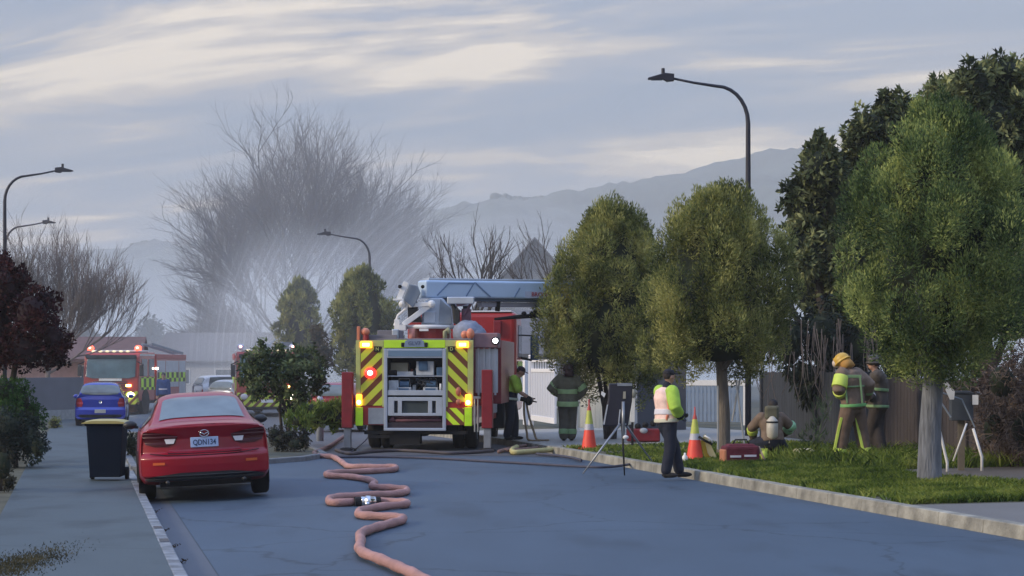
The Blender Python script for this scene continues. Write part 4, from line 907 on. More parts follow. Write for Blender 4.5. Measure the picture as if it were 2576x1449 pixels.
def fire_engine(label, px, Y, z, rz, lights=True):
    """front faces -y, x is to the right in the picture"""
    t = thing('fire_engine', label, 'fire engine', Vector(((px - CX) / F * Y, Y, z)), rz, 'fire engines facing the camera')
    mb = MB(); mb.prism([(-1.22, .10, .55), (-1.22, .0, 1.0), (-1.22, .02, 1.55), (-1.22, .22, 2.45), (-1.22, .35, 2.62), (-1.22, 2.5, 2.66), (-1.22, 2.5, .55)], (2.44, 0, 0)); mb.build('cab', engred, t, bevel=.05, seg=3)
    mb = MB(); mb.prism([(-1.08, -.012, 1.60), (-1.08, .190, 2.38), (1.08, .190, 2.38), (1.08, -.012, 1.60), (.8, -.022, 1.53), (-.8, -.022, 1.53)], (0, -.012, 0)); mb.build('windscreen', windm, t, bevel=.004)
    mb = MB(); mb.prism([(-1.12, .175, 2.37), (1.12, .175, 2.37), (1.12, .10, 2.5), (-1.12, .10, 2.5)], (0, -.10, .03)); mb.build('sun_visor', glassd, t, bevel=.01)
    mb = MB(); mb.bx(-1.0, 1.0, .45, 2.3, 2.665, 2.74); mb.build('roof_panel', white, t, bevel=.02)
    mb = MB(); mb.bx(-1.2, 1.2, -.10, .25, .40, .98); bp = mb.build('bumper', chevL, t, bevel=.04)
    MB().bx(-.75, .75, -.035, -.01, 1.08, 1.40).build('grille', blkplastic, t, bevel=.01)
    for i in range(4): MB().bx(-.72, .72, -.05, -.036, 1.11 + .075 * i, 1.135 + .075 * i).build('grille_bar', engred, t)
    for s in (-1, 1):
        h = MB().ball((s * .92, -.115, .82), (.15, .05, .12), 14, 8).build('headlight', whl if lights and s > 0 else lensw, t, True)
        MB().box((s * .80, -.045, 1.22), (.22, .03, .10)).build('grille_lamp', amberhot if s > 0 and lights else amberoff, t, bevel=.01)
        mb = MB(); mb.cyl((s * 1.05, .55, 2.73), (s * 1.05, .55, 2.79), .14, .14, 14); mb.ball((s * 1.05, .55, 2.83), (.16, .13, .12), 12, 6)
        bc = mb.build('beacon', glow('beacon_glow', (1.0, .10, .05), 2.0), t, True); MB().ball((s * 1.05, .42, 2.84), (.06, .04, .045), 10, 6).build('bulb', redhot, bc, True)
        MB().bar((s * 1.15, .1, 2.25), (s * 1.45, 0, 2.1), .04).build('mirror_arm', black, t); MB().bx(s * 1.36 - .09, s * 1.36 + .09, -.04, .05, 1.62, 2.1).build('mirror', blkplastic, t, bevel=.03)
        for y in (1.05, 5.3):
            mb = MB(); mb.lathe([(.56, -.015), (.56, .006), (.01, .006)], (0, y, .5), 'x', 22); mb.v = [(s * (1.235 + q[0]), q[1], q[2]) for q in mb.v]; mb.build('wheel_arch', black, t)
            wheel(t, s * 1.10, y, .49, .28, side=s)
        for y0 in (.35, 1.42):
            MB().bx(s * 1.228 - .006, s * 1.228 + .006, y0 + .15, y0 + .95, 1.62, 2.36).build('side_window', glassd, t, bevel=.004)
            MB().bx(s * 1.228 - .008, s * 1.228 + .008, y0 + .0, y0 + 1.0, 1.02, 1.58).build('checker_band', chk, t)
        MB().bx(s * 1.232 - .01, s * 1.232 + .01, .2, 2.42, 2.50, 2.56).build('gutter_rail', chrome, t)
        # body lockers
        for i, (y0, y1) in enumerate(((2.75, 4.0), (4.1, 6.2), (6.3, 7.4))):
            lk = MB().bx(s * 1.252 - .008, s * 1.252 + .008, y0, y1, .72 if i != 1 else 1.12, 2.3).build('roller_locker', alu, t)
            MB().bx(s * 1.264 - .004, s * 1.264 + .004, y0 + .04, y1 - .04, 1.35, 1.78).build('checker_band', chk, lk)
    MB().bx(-1.25, 1.25, 2.62, 7.5, .6, 2.36).build('rear_body', engred, t, bevel=.02)
    MB().bx(-1.26, 1.26, 2.60, 7.52, 2.36, 2.58).build('roof_coaming', mat('coaming_red', (0.36, 0.06, 0.06), .4), t, bevel=.02)
    MB().bx(-1.0, 1.0, .3, 7.3, .42, .62).build('chassis', black, t)
    for i in range(6): MB().ball((-.75 + i * .3, .03, 2.68), (.09, .05, .045), 8, 6).build('roof_lamp', mat('lamp_glass_warm', (.75, .70, .5), .3, emit=(1, .8, .45), es=.5), t, True)
    lad = MB()
    a0, a1 = Vector((1.12, 2.3, 3.02)), Vector((1.18, 7.2, 2.64))
    for d in (-.0, -.42): lad.bar(a0 + Vector((d, 0, 0)), a1 + Vector((d, 0, 0)), .05, .11)
    for k in range(14):
        q = a0.lerp(a1, k / 13); lad.bar(q, q + Vector((-.42, 0, 0)), .03)
    lad.build('roof_ladder', greyp, t)
    MB().cyl((1.28, 2.52, 1.95), (1.34, 2.46, 1.95), .05, .05, 10).build('side_lamp', whl if lights else lensw, t)
    MB().bx(-.24, .24, -.122, -.105, .58, .7).build('number_plate', white, t)
    MB().bx(-.5, .5, -.045, -.03, 1.42, 1.52).build('front_sign', white, t)
    return t
fire_engine('fire engine facing the camera behind the blue hatchback, roof beacons flashing', 278, 85, -.2, R(-6.0))
e2 = fire_engine('second fire engine facing the camera, mostly hidden behind the tall island shrub', 672, 80, -.2, R(9.0))
for c in e2.children:
    if c.name.startswith('beacon'): c.data = c.data.copy(); [g_.data.materials.clear() or g_.data.materials.append(mat('beacon_clear', (.55, .58, .68), .2)) for g_ in []]; c.data.materials[0] = mat('beacon_clear', (.55, .58, .68), .2)
mb = MB(); mb.bx(-.16, .16, .5, .8, 2.76, 2.95); mb.bar((-.1, .6, 2.9), (-.36, .6, 3.16), .10, .06); mb.bar((.1, .6, 2.9), (.36, .6, 3.16), .10, .06)
mb.build('roof_siren', alu, e2, bevel=.015)
# ---------------------------------------------------------------- aerial truck (rear view), local x right, y forward, z up
Y0 = 42.6
T = thing('aerial_truck', 'fire service aerial platform truck seen from behind, rear locker open and stabilisers down', 'fire engine', Vector(((1043 - CX) / F * Y0, Y0, 0)), R(-4.2))
def part(name, m, fn, parent=None, **k):
    mb = MB(); fn(mb); return mb.build(name, m, parent or T, **k)
# body shell round the open rear locker
def f(mb):
    mb.bx(-1.25, -.63, 0, 6.4, .56, 2.36); mb.bx(.66, 1.25, 0, 6.4, .56, 2.36); mb.bx(-.63, .66, 0, 6.4, 2.24, 2.36); mb.bx(-.63, .66, .75, 6.4, .56, 2.24); None
part('body', truckred, f, bevel=.012)
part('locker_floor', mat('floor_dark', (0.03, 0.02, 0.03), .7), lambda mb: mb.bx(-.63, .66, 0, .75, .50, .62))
part('left_chevron_panel', chevL, lambda mb: mb.bx(-1.16, -.70, -.022, -.002, .98, 2.24)); part('right_chevron_panel', chevR, lambda mb: mb.bx(.72, 1.14, -.022, -.002, 1.06, 2.24))
part('lower_chevron_panel', chev('chevron_low', -1, (0.6, 0.85, 0.03), (0.16, 0.05, 0.02), .28), lambda mb: mb.prism([(.66, -.022, .75), (.80, -.022, .57), (1.06, -.022, .57), (1.06, -.022, .93), (.66, -.022, .93)], (0, .018, 0)))
part('lower_left_panel', greyp, lambda mb: mb.bx(-1.0, -.66, -.02, -.002, .58, .93), bevel=.004)
paley = mat('pale_lime_trim', (0.42, 0.47, 0.16), .5)
part('corner_trim', paley, lambda mb: mb.bx(-1.265, -1.165, -.03, .05, .95, 2.38), bevel=.008)
part('corner_trim', paley, lambda mb: mb.bx(1.145, 1.265, -.03, .05, .95, 2.38), bevel=.008)
part('corner_trim', paley, lambda mb: mb.bx(-.70, -.645, -.028, -.002, .95, 2.24), bevel=.008)
part('corner_trim', paley, lambda mb: mb.bx(.655, .715, -.028, -.002, .95, 2.24), bevel=.008)
part('lime_header', lime, lambda mb: mb.bx(-.66, .66, -.03, -.002, 2.215, 2.385), bevel=.006)
part('corner_header', paley, lambda mb: mb.bx(-1.16, -.665, -.03, -.002, 2.245, 2.38), bevel=.004)
part('corner_header', paley, lambda mb: mb.bx(.665, 1.142, -.03, -.002, 2.245, 2.38), bevel=.004)
sg = part('roof_sign', mat('sign_grey', (0.21, 0.27, 0.38), .5), lambda mb: mb.prism([(-.22, -.05, 2.235), (-.20, -.05, 2.36), (-.13, -.05, 2.40), (.13, -.05, 2.40), (.20, -.05, 2.36), (.22, -.05, 2.235)], (0, .03, 0)))
text('sign_text', 'GLV7', .115, mat('sign_ink', (0.07, 0.10, 0.17), .5), sg, (0, -.053, 2.31))
for s in (-1, 1): part('sign_end', black, lambda mb: mb.bx(s * .25 - .035, s * .25 + .035, -.045, -.03, 2.235, 2.33), bevel=.01)
for x, c in ((-.80, 'N'), (.80, 'D')):
    b = part('square_badge', black, lambda mb: mb.bx(x - .07, x + .07, -.044, -.03, 2.13, 2.25)); text('badge_text', c, .10, paley, b, (x, -.047, 2.19))
frm = mat('locker_frame', (0.42, 0.48, 0.58), .4, .4, var=.08)
part('locker_frame', frm, lambda mb: (mb.bx(-.66, -.585, -.045, .02, .50, 2.2), mb.bx(.605, .68, -.045, .02, .50, 2.2), mb.bx(-.585, .605, -.045, .10, 2.0, 2.2), mb.bx(-.66, .68, -.05, .02, .44, .50)), bevel=.01)
part('roller_door', mat('roller_blue', (0.16, 0.25, 0.36), .4, .3, stretch=(.3, 1, 12)), lambda mb: mb.bx(-.57, .59, -.052, -.04, 2.03, 2.16), bevel=.008)
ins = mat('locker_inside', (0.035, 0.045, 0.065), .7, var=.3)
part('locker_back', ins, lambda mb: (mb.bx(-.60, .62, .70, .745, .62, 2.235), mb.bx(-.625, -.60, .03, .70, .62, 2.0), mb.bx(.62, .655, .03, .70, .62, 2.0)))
part('locker_shelf', alu, lambda mb: (mb.bx(-.60, .62, .0, .68, 1.24, 1.275), mb.bx(-.58, .60, -.02, .0, 1.20, 1.31), mb.bx(-.60, .62, .06, .68, 1.60, 1.62)), bevel=.004)
dr = part('drawer', alu, lambda mb: (mb.bx(-.58, -.44, -.03, .4, .76, 1.16), mb.bx(.46, .60, -.03, .4, .76, 1.16), mb.bx(-.44, .46, -.03, .1, 1.08, 1.16), mb.bx(-.44, .46, -.03, .1, .76, .82), mb.bx(-.36, -.27, -.03, .1, .82, 1.08), mb.bx(.29, .38, -.03, .1, .82, 1.08)), bevel=.006)
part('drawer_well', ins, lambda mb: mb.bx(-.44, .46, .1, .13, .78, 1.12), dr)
part('mesh_grille', mat('mesh_dark', (0.035, 0.05, 0.055), .6), lambda mb: mb.bx(-.25, .27, .02, .05, .82, 1.08), dr)
random.seed(12)
def item(name, m, x0, x1, y0, z0, z1, d=.25, bev=.012): return part(name, m, lambda mb: mb.bx(x0, x1, y0, y0 + d, z0, z1), bevel=bev)
eq_w = mat('equipment_pale', (0.42, 0.45, 0.48), .5, var=.25, scale=8); eq_b = mat('equipment_blue', (0.05, 0.11, 0.20), .5, var=.3, scale=8); eq_t = mat('equipment_tan', (0.36, 0.34, 0.26), .6, var=.2)
item('equipment_box', eq_t, -.56, -.18, .30, 1.63, 1.90); item('equipment_box', eq_w, .02, .40, .12, 1.63, 1.93); item('equipment_box', eq_b, .07, .27, .09, 1.73, 1.93, .03)
item('equipment_case', black, -.58, -.42, .12, 1.62, 1.74); item('equipment_case', eq_w, -.40, -.05, .15, 1.62, 1.71); item('equipment_box', eq_w, -.58, -.36, .1, 1.28, 1.52); item('equipment_box', eq_b, .46, .60, .1, 1.62, 1.80)
for x in (-.24, .34):
    b = item('pump_unit', eq_w, x - .17, x + .15, .10, 1.28, 1.37); part('pump_motor', eq_b, lambda mb: (mb.cyl((x - .10, .2, 1.44), (x + .10, .2, 1.44), .075, .075, 12), mb.bx(x - .12, x + .10, .09, .12, 1.29, 1.35)), b)
    part('pump_handle', steel, lambda mb: mb.tube([(x - .14, .2, 1.36), (x - .12, .2, 1.55), (x + .10, .2, 1.56), (x + .13, .2, 1.36)], .012, 6), b)
part('white_bottle', white, lambda mb: mb.cyl((.555, .05, 1.29), (.555, .05, 1.45), .028, .022, 10), smooth_=True)
for k in range(26):
    x = random.uniform(-.52, .55); z = random.choice((1.285, 1.285, 1.625)); w_ = random.uniform(.03, .09); h_ = random.uniform(.06, .2); y_ = random.uniform(.28, .5)
    item('equipment', random.choice((eq_w, eq_b, eq_b, black, steel, mat('equipment_red', (.2, .03, .03), .5))), x - w_ / 2, x + w_ / 2, y_, z, z + h_, .1, .006)
part('cable_heap', mat('cable_dark', (0.03, 0.04, 0.06), .6), lambda mb: [mb.tube(catmull([(x, .12 + random.uniform(0, .2), z) for x, z in [(random.uniform(-.1, .5), random.uniform(1.4, 1.6)) for _ in range(6)]], 4), .012, 6) for _ in range(7)])
hb = mat('hose_maroon', (0.13, 0.05, 0.07), .8, var=.3)
part('flaked_hose', hb, lambda mb: [mb.tube([(-.55 + .02 * k, .06 + .1 * (k % 2), .66 + .045 * k), (.57 - .03 * k, .05 + .1 * (k % 2), .665 + .04 * k)], .035, 8) for k in range(3)] + [mb.lathe([(.0, 0), (.055, 0), (.055, .05), (.0, .05)], (-.48, .02, .68), 'y', 14)], smooth_=True)
# lamps
for x, z in ((-1.04, 2.285), (1.04, 2.285)):
    l = part('amber_warning_lamp', amber, lambda mb: mb.bx(x - .13, x + .13, -.075, -.03, z - .07, z + .07), bevel=.025); part('bulb', amberhot, lambda mb: mb.bx(x - .075, x + .075, -.09, -.076, z - .035, z + .035), l, bevel=.006)
l = part('red_warning_lamp', redl, lambda mb: mb.ball((-.95, -.05, 1.68), (.13, .05, .12), 16, 8), smooth_=True); part('bulb', redhot, lambda mb: mb.ball((-.95, -.09, 1.68), (.065, .03, .06), 12, 6), l, smooth_=True)
for c_, r_ in (((.95, -.04, 1.28), (.06, .04, .10)), ((.95, -.04, 1.06), (.06, .04, .06))): part('unlit_lamp', mat('pinkish_lens', (.42, .13, .08), .3), lambda mb: mb.ball(c_, r_, 12, 8), smooth_=True)
for x in (-1.19, 1.16):
    l = part('indicator', amber, lambda mb: mb.bx(x - .065, x + .065, -.09, -.03, .98, 1.22), bevel=.02); part('bulb', amberhot, lambda mb: mb.ball((x, -.10, 1.05), (.05, .02, .05), 12, 6), l, smooth_=True)
    part('marker_tab', mat('bright_lime', (0.50, 0.85, 0.02), .5, emit=(.4, .8, .02), es=0.0), lambda mb: mb.bx(x - .08, x + .08, -.06, -.03, .545, .95), bevel=.01)
part('rear_bumper_bar', black, lambda mb: (mb.bx(-1.1, 1.1, .08, .4, .36, .43), mb.bx(-.9, .9, .4, 6.5, .36, .56), mb.bx(-.55, .1, .1, .5, .14, .36), mb.bx(-1.0, -.55, .05, .11, .28, .34)))
part('undercarriage', black, lambda mb: (mb.bx(-.45, -.3, .8, 2.6, .2, .5), mb.tube([(-1.0, 1.7, .48), (1.0, 1.7, .48)], .09, 10), mb.ball((0, 1.7, .46), (.22, .25, .2)), mb.bx(.3, .6, 2.7, 4.6, .28, .56)))
for s in (-1, 1):
    for dx in (.80, 1.08):
        wheel(T, s * dx, 1.7, .48, .25, side=s)
    wheel(T, s * 1.07, 6.9, .50, .28, side=s)
# stabilisers
for x, s in ((-1.44, -1), (1.57, 1)):
    st_ = part('stabiliser', mat('stabiliser_red', (.22, .012, .02), .4) if s > 0 else darkred, lambda mb: mb.bx(x - .115, x + .115, -.16, .08, .50, 1.70 + .05 * (s > 0)), bevel=.015)
    part('stabiliser_leg', steel, lambda mb: (mb.bx(x - .075, x + .075, -.11, .03, .06, .50)), st_, bevel=.008); part('stabiliser_foot', black, lambda mb: mb.lathe([(.01, .0), (.19, .0), (.17, .05), (.08, .08), (.01, .08)], (x, -.04, 0.005), 'z', 16), st_)
    a, b = sorted((x, s * 1.1)); part('stabiliser_beam', darkred, lambda mb: mb.bx(a, b, .1, .32, .98, 1.16), st_, bevel=.01)
part('hydraulic_pipes', steel, lambda mb: [mb.tube([(1.30 + .07 * k, -.05, .42), (1.30 + .07 * k, -.05, 1.15)], .02, 8) for k in range(2)] + [mb.bx(1.27, 1.42, -.08, -.02, 1.13, 1.18)])
# right side gantry with rails
part('side_gantry', mat('pinkish_grey', (0.25, 0.15, 0.17), .5, var=.2), lambda mb: (mb.bx(1.24, 1.77, .3, 1.0, 2.22, 2.54)), bevel=.02)
part('side_rail', alu, lambda mb: [mb.bx(1.32 + .12 * k, 1.36 + .12 * k, .4, .46, 1.2, 2.22) for k in range(4)] + [mb.bx(1.27, 1.75, .46, .52, 1.25, 2.2)])
part('side_panel_dark', mat('side_panel_red', (0.22, 0.03, 0.04), .4), lambda mb: mb.bx(1.55, 1.78, 1.05, 5.0, 1.0, 2.4), bevel=.02)
l = part('work_lamp', black, lambda mb: mb.lathe([(.0, 0), (.07, .0), (.09, .06), (.0, .06)], (1.72, .2, 2.37), 'y', 16)); part('lens', glow('lamp_white_cool', (.95, .95, 1.0), 7), lambda mb: mb.ball((1.72, .195, 2.37), (.055, .02, .055), 12, 6), l, smooth_=True)
# cab
def f(mb): mb.prism([(.0, 6.6, .7), (.0, 6.6, 3.12), (.0, 8.5, 3.12), (.0, 8.9, 2.0), (.0, 8.95, .7)], (1.0, 0, 0))
mb = MB(); mb.prism([(-1.0, 6.6, .7), (-1.0, 6.6, 3.16), (-1.0, 8.3, 3.16), (-1.0, 8.75, 2.0), (-1.0, 8.8, .7)], (2.72, 0, 0)); mb.build('cab', truckred, T, bevel=.12, seg=3)
part('cab_roof_rim', white, lambda mb: mb.bx(.45, 1.60, 6.62, 8.2, 3.165, 3.20), bevel=.015)
part('cab_side_panel', white, lambda mb: mb.bx(1.722, 1.735, 6.7, 8.6, .95, 1.85), bevel=.004); part('cab_side_window', glassd, lambda mb: mb.bx(1.722, 1.733, 7.2, 8.4, 2.05, 2.85))
part('side_emblem', chk, lambda mb: mb.bx(1.736, 1.746, 6.8, 8.4, 1.55, 1.95))
part('mirror_arm', black, lambda mb: (mb.tube([(1.70, 8.2, 2.62), (2.05, 8.1, 2.60)], .02, 6), mb.tube([(1.70, 8.2, 2.05), (2.0, 8.1, 1.98)], .03, 6)))
mr_ = part('side_mirror', mat('mirror_shell_blue', (0.012, 0.055, 0.14), .35), lambda mb: mb.bx(1.97, 2.19, 8.0, 8.12, 1.98, 2.60), bevel=.04)
part('mirror_glass', mat('mirror_glass', (0.14, 0.2, 0.25), .08, .6), lambda mb: mb.bx(2.02, 2.16, 7.985, 7.998, 2.04, 2.56), mr_, bevel=.004)
part('side_lockers', mat('side_grey', (0.22, 0.22, 0.25), .5), lambda mb: mb.bx(1.252, 1.275, 1.1, 6.3, .7, 2.2))
part('wheel_guard', black, lambda mb: mb.bx(1.0, 1.45, 6.2, 7.6, .3, 1.1), bevel=.05)
# deck clutter
part('deck', mat('deck_grey', (0.18, 0.17, 0.19), .7, var=.25, scale=4), lambda mb: (mb.bx(-1.2, 1.2, .1, 6.3, 2.362, 2.42), mb.bx(-.85, -.35, .3, .9, 2.42, 2.60), mb.bx(-1.16, -.4, .15, .2, 2.42, 2.50)), bevel=.01)
part('deck_lamp', alu, lambda mb: mb.bx(-.52, -.38, .2, .4, 2.42, 2.62), bevel=.02)
part('corner_marker', mat('orange_pink', (.65, .22, .12), .4), lambda mb: mb.bx(-1.25, -1.19, .0, .12, 2.38, 2.68), bevel=.01)
for c_, r_ in (((-1.08, .1, 2.56), (.10, .09, .09)), ((1.18, .2, 2.52), (.09, .09, .12)), ((1.05, .25, 2.50), (.08, .08, .09))): part('deck_beacon', mat('orange_pink', (.65, .22, .12), .4), lambda mb: mb.ball(c_, r_), smooth_=True)
part('corner_beacon', redl if False else mat('beacon_red', (.22, .01, .015), .3), lambda mb: mb.cyl((-1.06, .05, 2.38), (-1.06, .05, 2.50), .07, .06, 12))
tar = part('folded_cover', mat('grey_canvas', (0.24, 0.27, 0.35), .85, var=.25, scale=5, bump=.8, bscale=9), lambda mb: (mb.ball((1.0, 1.6, 2.56), (.34, .45, .28), 20, 12), mb.ball((1.18, 1.6, 2.52), (.22, .4, .20), 14, 8)), smooth_=True)
dm = tar.modifiers.new('d', 'DISPLACE'); tx = bpy.data.textures.new('cv', 'CLOUDS'); tx.noise_scale = .16; dm.texture = tx; dm.strength = .10; dm.mid_level = .4
part('cab_rear_detail', darkred, lambda mb: mb.bx(1.15, 1.35, 6.5, 6.6, 2.6, 2.95), bevel=.02)
# turntable and boom
tb = part('turntable_base', truckred, lambda mb: (mb.lathe([(.01, 2.36), (.46, 2.36), (.46, 2.66), (.01, 2.66)], (.12, 1.9, 0), 'z', 32)), smooth_=False)
part('base_pipe', mat('pink_pipe', (.55, .22, .17), .5), lambda mb: mb.cyl((-.22, 1.35, 2.36), (-.22, 1.35, 2.66), .075, .075, 12), tb, smooth_=True)
part('base_post', mat('olive_post', (.30, .30, .17), .6), lambda mb: mb.tube([(.56, .9, 2.36), (.56, .9, 2.58), (.62, .9, 2.64), (.66, .9, 2.55)], .05, 10), tb, smooth_=True)
part('turntable_plate', white, lambda mb: (mb.lathe([(.01, 2.66), (.60, 2.66), (.62, 2.70), (.60, 2.74), (.01, 2.74)], (.10, 1.9, 0), 'z', 32), mb.bx(-.5, -.35, 1.2, 1.5, 2.62, 2.74), mb.bx(-.05, .15, 1.25, 1.30, 2.60, 2.65)))
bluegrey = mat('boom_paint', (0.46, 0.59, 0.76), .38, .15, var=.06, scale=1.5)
pal = mat('turret_pale', (0.48, 0.54, 0.62), .45, .1, var=.12, scale=3)
part('turret', pal, lambda mb: (mb.prism([(-.05, 1.6, 2.74), (-.02, 1.6, 3.22), (.15, 1.6, 3.34), (.42, 1.6, 3.34), (.60, 1.6, 3.1), (.62, 1.6, 2.74)], (0, .6, 0)), mb.bx(.0, .28, 1.55, 1.6, 2.78, 3.05)), bevel=.03)
part('turret_dark', greyp, lambda mb: (mb.prism([(.38, 1.59, 3.32), (.62, 1.59, 3.10), (.64, 1.59, 2.76), (.34, 1.59, 2.76)], (0, -.03, 0)),), bevel=.01)
part('turret_strut', white, lambda mb: (mb.bar((-.42, 1.35, 2.74), (.22, 1.45, 3.22), .10, .12), mb.bar((-.30, 1.4, 3.17), (.20, 1.4, 3.20), .09, .09), mb.ball((.20, 1.42, 3.20), .09), mb.tube([(-.62, 1.4, 2.72), (-.54, 1.4, 2.95), (-.36, 1.4, 3.10), (-.30, 1.4, 3.34)], .035, 8), mb.ball((-.44, 1.4, 3.20), (.09, .09, .08)), mb.bx(-.62, -.50, 1.35, 1.45, 2.60, 2.86)), bevel=.012)
part('control_stand', blkplastic, lambda mb: (mb.prism([(-.33, 1.5, 2.8), (-.36, 1.5, 3.5), (-.20, 1.5, 3.62), (-.12, 1.5, 3.1), (-.02, 1.5, 2.8)], (0, .18, 0))), bevel=.01)
part('lift_cylinder', blkplastic, lambda mb: (mb.tube([(.62, 1.5, 3.3), (.70, 1.5, 3.1), (.72, 1.5, 2.8), (.86, 1.5, 2.74)], .05, 8), mb.bx(.72, .82, 1.45, 1.6, 2.76, 3.08)), bevel=.01)
part('jib_plate', greyp, lambda mb: (mb.prism([(-.42, 1.3, 3.30), (-.28, 1.3, 3.64), (-.10, 1.3, 3.60), (-.04, 1.3, 3.44), (-.20, 1.3, 3.12)], (0, .14, 0)),), bevel=.01)
part('operator_panel', white, lambda mb: (mb.bar((-.50, 1.22, 3.30), (-.33, 1.22, 3.68), .12, .03, (0, 1, 0)), mb.bx(-.62, -.38, 1.1, 1.2, 3.27, 3.31)), bevel=.008)
for c_ in ((-.47, 1.18, 3.58), (.02, 1.3, 3.58)): part('panel_knob', black, lambda mb: mb.ball(c_, .042), smooth_=True)
# main boom (runs right and slightly away) with the folded upper boom below
BY = 1.75
ba, bb = Vector((-.06, BY, 3.54)), Vector((5.0, BY + 3.6, 3.60))
dirb = (bb - ba).normalized()
BM = MB(); BM.bar(ba, bb, .42, .40); bo = BM.build('boom', bluegrey, T, bevel=.05, seg=3)
mb = MB(); off = Vector((0, -.225, 0)); nrm = dirb.cross(Vector((0, 0, 1))).normalized()
def bpnt(x, z, o=.222): return ba + dirb * x + Vector((0, 0, z)) + nrm * o
mb.bar(ba + dirb * .1 + Vector((0, 0, .225)), bb + Vector((0, 0, .225)), .30, .05); mb.build('boom_top_track', alu, bo, bevel=.01)
mb = MB()
for a, b in (((.28, -.14), (.58, .14)), ((.58, .14), (1.20, .14)), ((1.24, .16), (1.02, -.16)), ((1.26, .16), (1.66, -.16)), ((2.3, -.16), (2.44, .05))): MB().bar(bpnt(*a), bpnt(*b), .008, .028).build('boom_seam', mat('seam_blue', (0.16, 0.24, 0.38), .5), bo)
mb = MB(); mb.bar(ba + dirb * .45 + Vector((0, 0, -.235)), bb + Vector((0, 0, -.235)), .34, .055); mb.build('boom_lower_track', mat('track_dark', (0.05, 0.07, 0.10), .5), bo)
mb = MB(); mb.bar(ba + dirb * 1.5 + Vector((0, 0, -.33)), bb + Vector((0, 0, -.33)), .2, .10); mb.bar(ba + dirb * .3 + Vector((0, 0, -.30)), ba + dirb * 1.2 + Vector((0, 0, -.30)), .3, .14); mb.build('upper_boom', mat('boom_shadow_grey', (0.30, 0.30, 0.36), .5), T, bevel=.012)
mb = MB(); q = [ba + dirb * (1.9) + Vector((0, 0, -.66)), ba + dirb * 2.6 + Vector((0, 0, -.60)), ba + dirb * 3.3 + Vector((0, 0, -.56)), ba + dirb * 4.4 + Vector((0, 0, -.40))]; mb.tube(q, [.03, .05, .05, .04], 8)
for k in range(9): mb.ball(ba + dirb * random.uniform(2.5, 3.5) + Vector((0, 0, -.52 + random.uniform(-.05, .05))), random.uniform(.03, .07), 8, 5)
for x in (1.15, 2.0): mb.bar(ba + dirb * x + Vector((0, -.1, -.25)), ba + dirb * (x - .02) + Vector((0, -.1, -.48)), .07, .09)
mb.build('boom_linkage', black, T, True)
mb = MB(); mb.bx(.85, 1.05, 1.6, 1.8, 2.75, 3.1); mb.bar((.75, 1.5, 3.2), (1.05, 1.5, 3.28), .12, .12); mb.tube([(1.1, 1.6, 3.30), (1.0, 1.6, 3.1), (.9, 1.6, 2.95)], .035, 8); mb.build('boom_rest', mat('rest_plum', (0.14, 0.07, 0.10), .5), T, bevel=.015)
mb = MB(); mb.bar((.55, 1.45, 3.28), (1.15, 1.45, 3.28), .10, .16); mb.build('lift_bracket', alu, T, bevel=.02)
ang = math.atan2(dirb.y, dirb.x)
pn = MB(); pn.bar(bpnt(2.58, -.10, .216), bpnt(3.54, -.10, .216), .012, .15); lb_ = pn.build('lettering_panel', mat('panel_pale', (0.46, 0.50, 0.62), .5), bo)
text('boom_text', 'BRONTO', .13, mat('letter_red', (0.35, 0.03, 0.05), .5), lb_, bpnt(3.06, -.10, .226), (R(90), 0, ang), sx=1.15)
# ---------------------------------------------------------------- hoses
def hose(name, label, pts, r, m, k=5, z=None, group=None, n=10):
    base = pts[0]; t = catmull(pts, k); mb = MB(); b = Vector(base)
    mb.tube([q - b for q in t], r, n); o = mb.build(name, m, None, True); o.location = b; return tag(o, label, 'fire hose', group)
pinkh = mat('pink_hose', (0.40, 0.215, 0.19), .75, var=.30, scale=2.5, bump=.7, bscale=45)
hp = [(1110, 1480), (1052, 1449), (1020, 1434), (988, 1420), (950, 1404), (916, 1391), (904, 1378), (908, 1362), (905, 1349), (912, 1339), (929, 1332), (958, 1323), (988, 1315), (1008, 1309), (1014, 1304.5), (1002, 1301), (954, 1298.5), (912, 1296), (902, 1291), (910, 1284), (960, 1274), (1012, 1269.5), (1023, 1267), (1019, 1263.5), (1000, 1262), (932, 1261), (850, 1264.5), (830, 1262), (828, 1256), (842, 1251), (893, 1247), (975, 1243), (1014, 1239), (1023, 1234), (1019, 1230), (988, 1227), (942, 1224), (936, 1220), (943, 1213), (920, 1205), (880, 1199), (835, 1196.5), (822, 1194), (824, 1190.5), (840, 1188.5), (877, 1187), (960, 1183.5), (990, 1181), (996, 1177), (990, 1174), (940, 1174), (880, 1173), (868, 1168), (857, 1160), (842, 1151), (830, 1148), (797, 1146)]
hz_ = .052; H = [GP(x, y, hz_) for x, y in hp]
o = hose('fire_hose', 'thick pink lay flat hose zigzagging down the road towards the camera', H, [.050 + .004 * math.sin(i * .9) + .002 * math.sin(i * 2.3) for i in range((len(H) - 1) * 6 + 1)], pinkh, 6, n=12)
c = GP(926, 1258.5, .052)
mb = MB(); d = (GP(950, 1258, 0) - GP(900, 1259, 0)).normalized(); c0 = c - o.location
c0 = GP(926, 1262.2, .055) - o.location
mb.tube([c0 - d * .10, c0 - d * .09, c0 - d * .03, c0 - d * .03, c0 + d * .03, c0 + d * .03, c0 + d * .09, c0 + d * .10], [.06, .07, .07, .082, .082, .07, .07, .06], 14); mb.bar(c0 + Vector((0, -.05, .0)), c0 + Vector((0, -.13, -.03)), .05, .04)
mb.build('coupling', chrome, o, True); 
mb = MB(); mb.tube([c0 - d * .18, c0 - d * .10], .066, 12); mb.build('coupling_sleeve', black, o); mb = MB(); mb.tube([c0 + d * .10, c0 + d * .16], .066, 12); mb.build('coupling_sleeve', black, o)
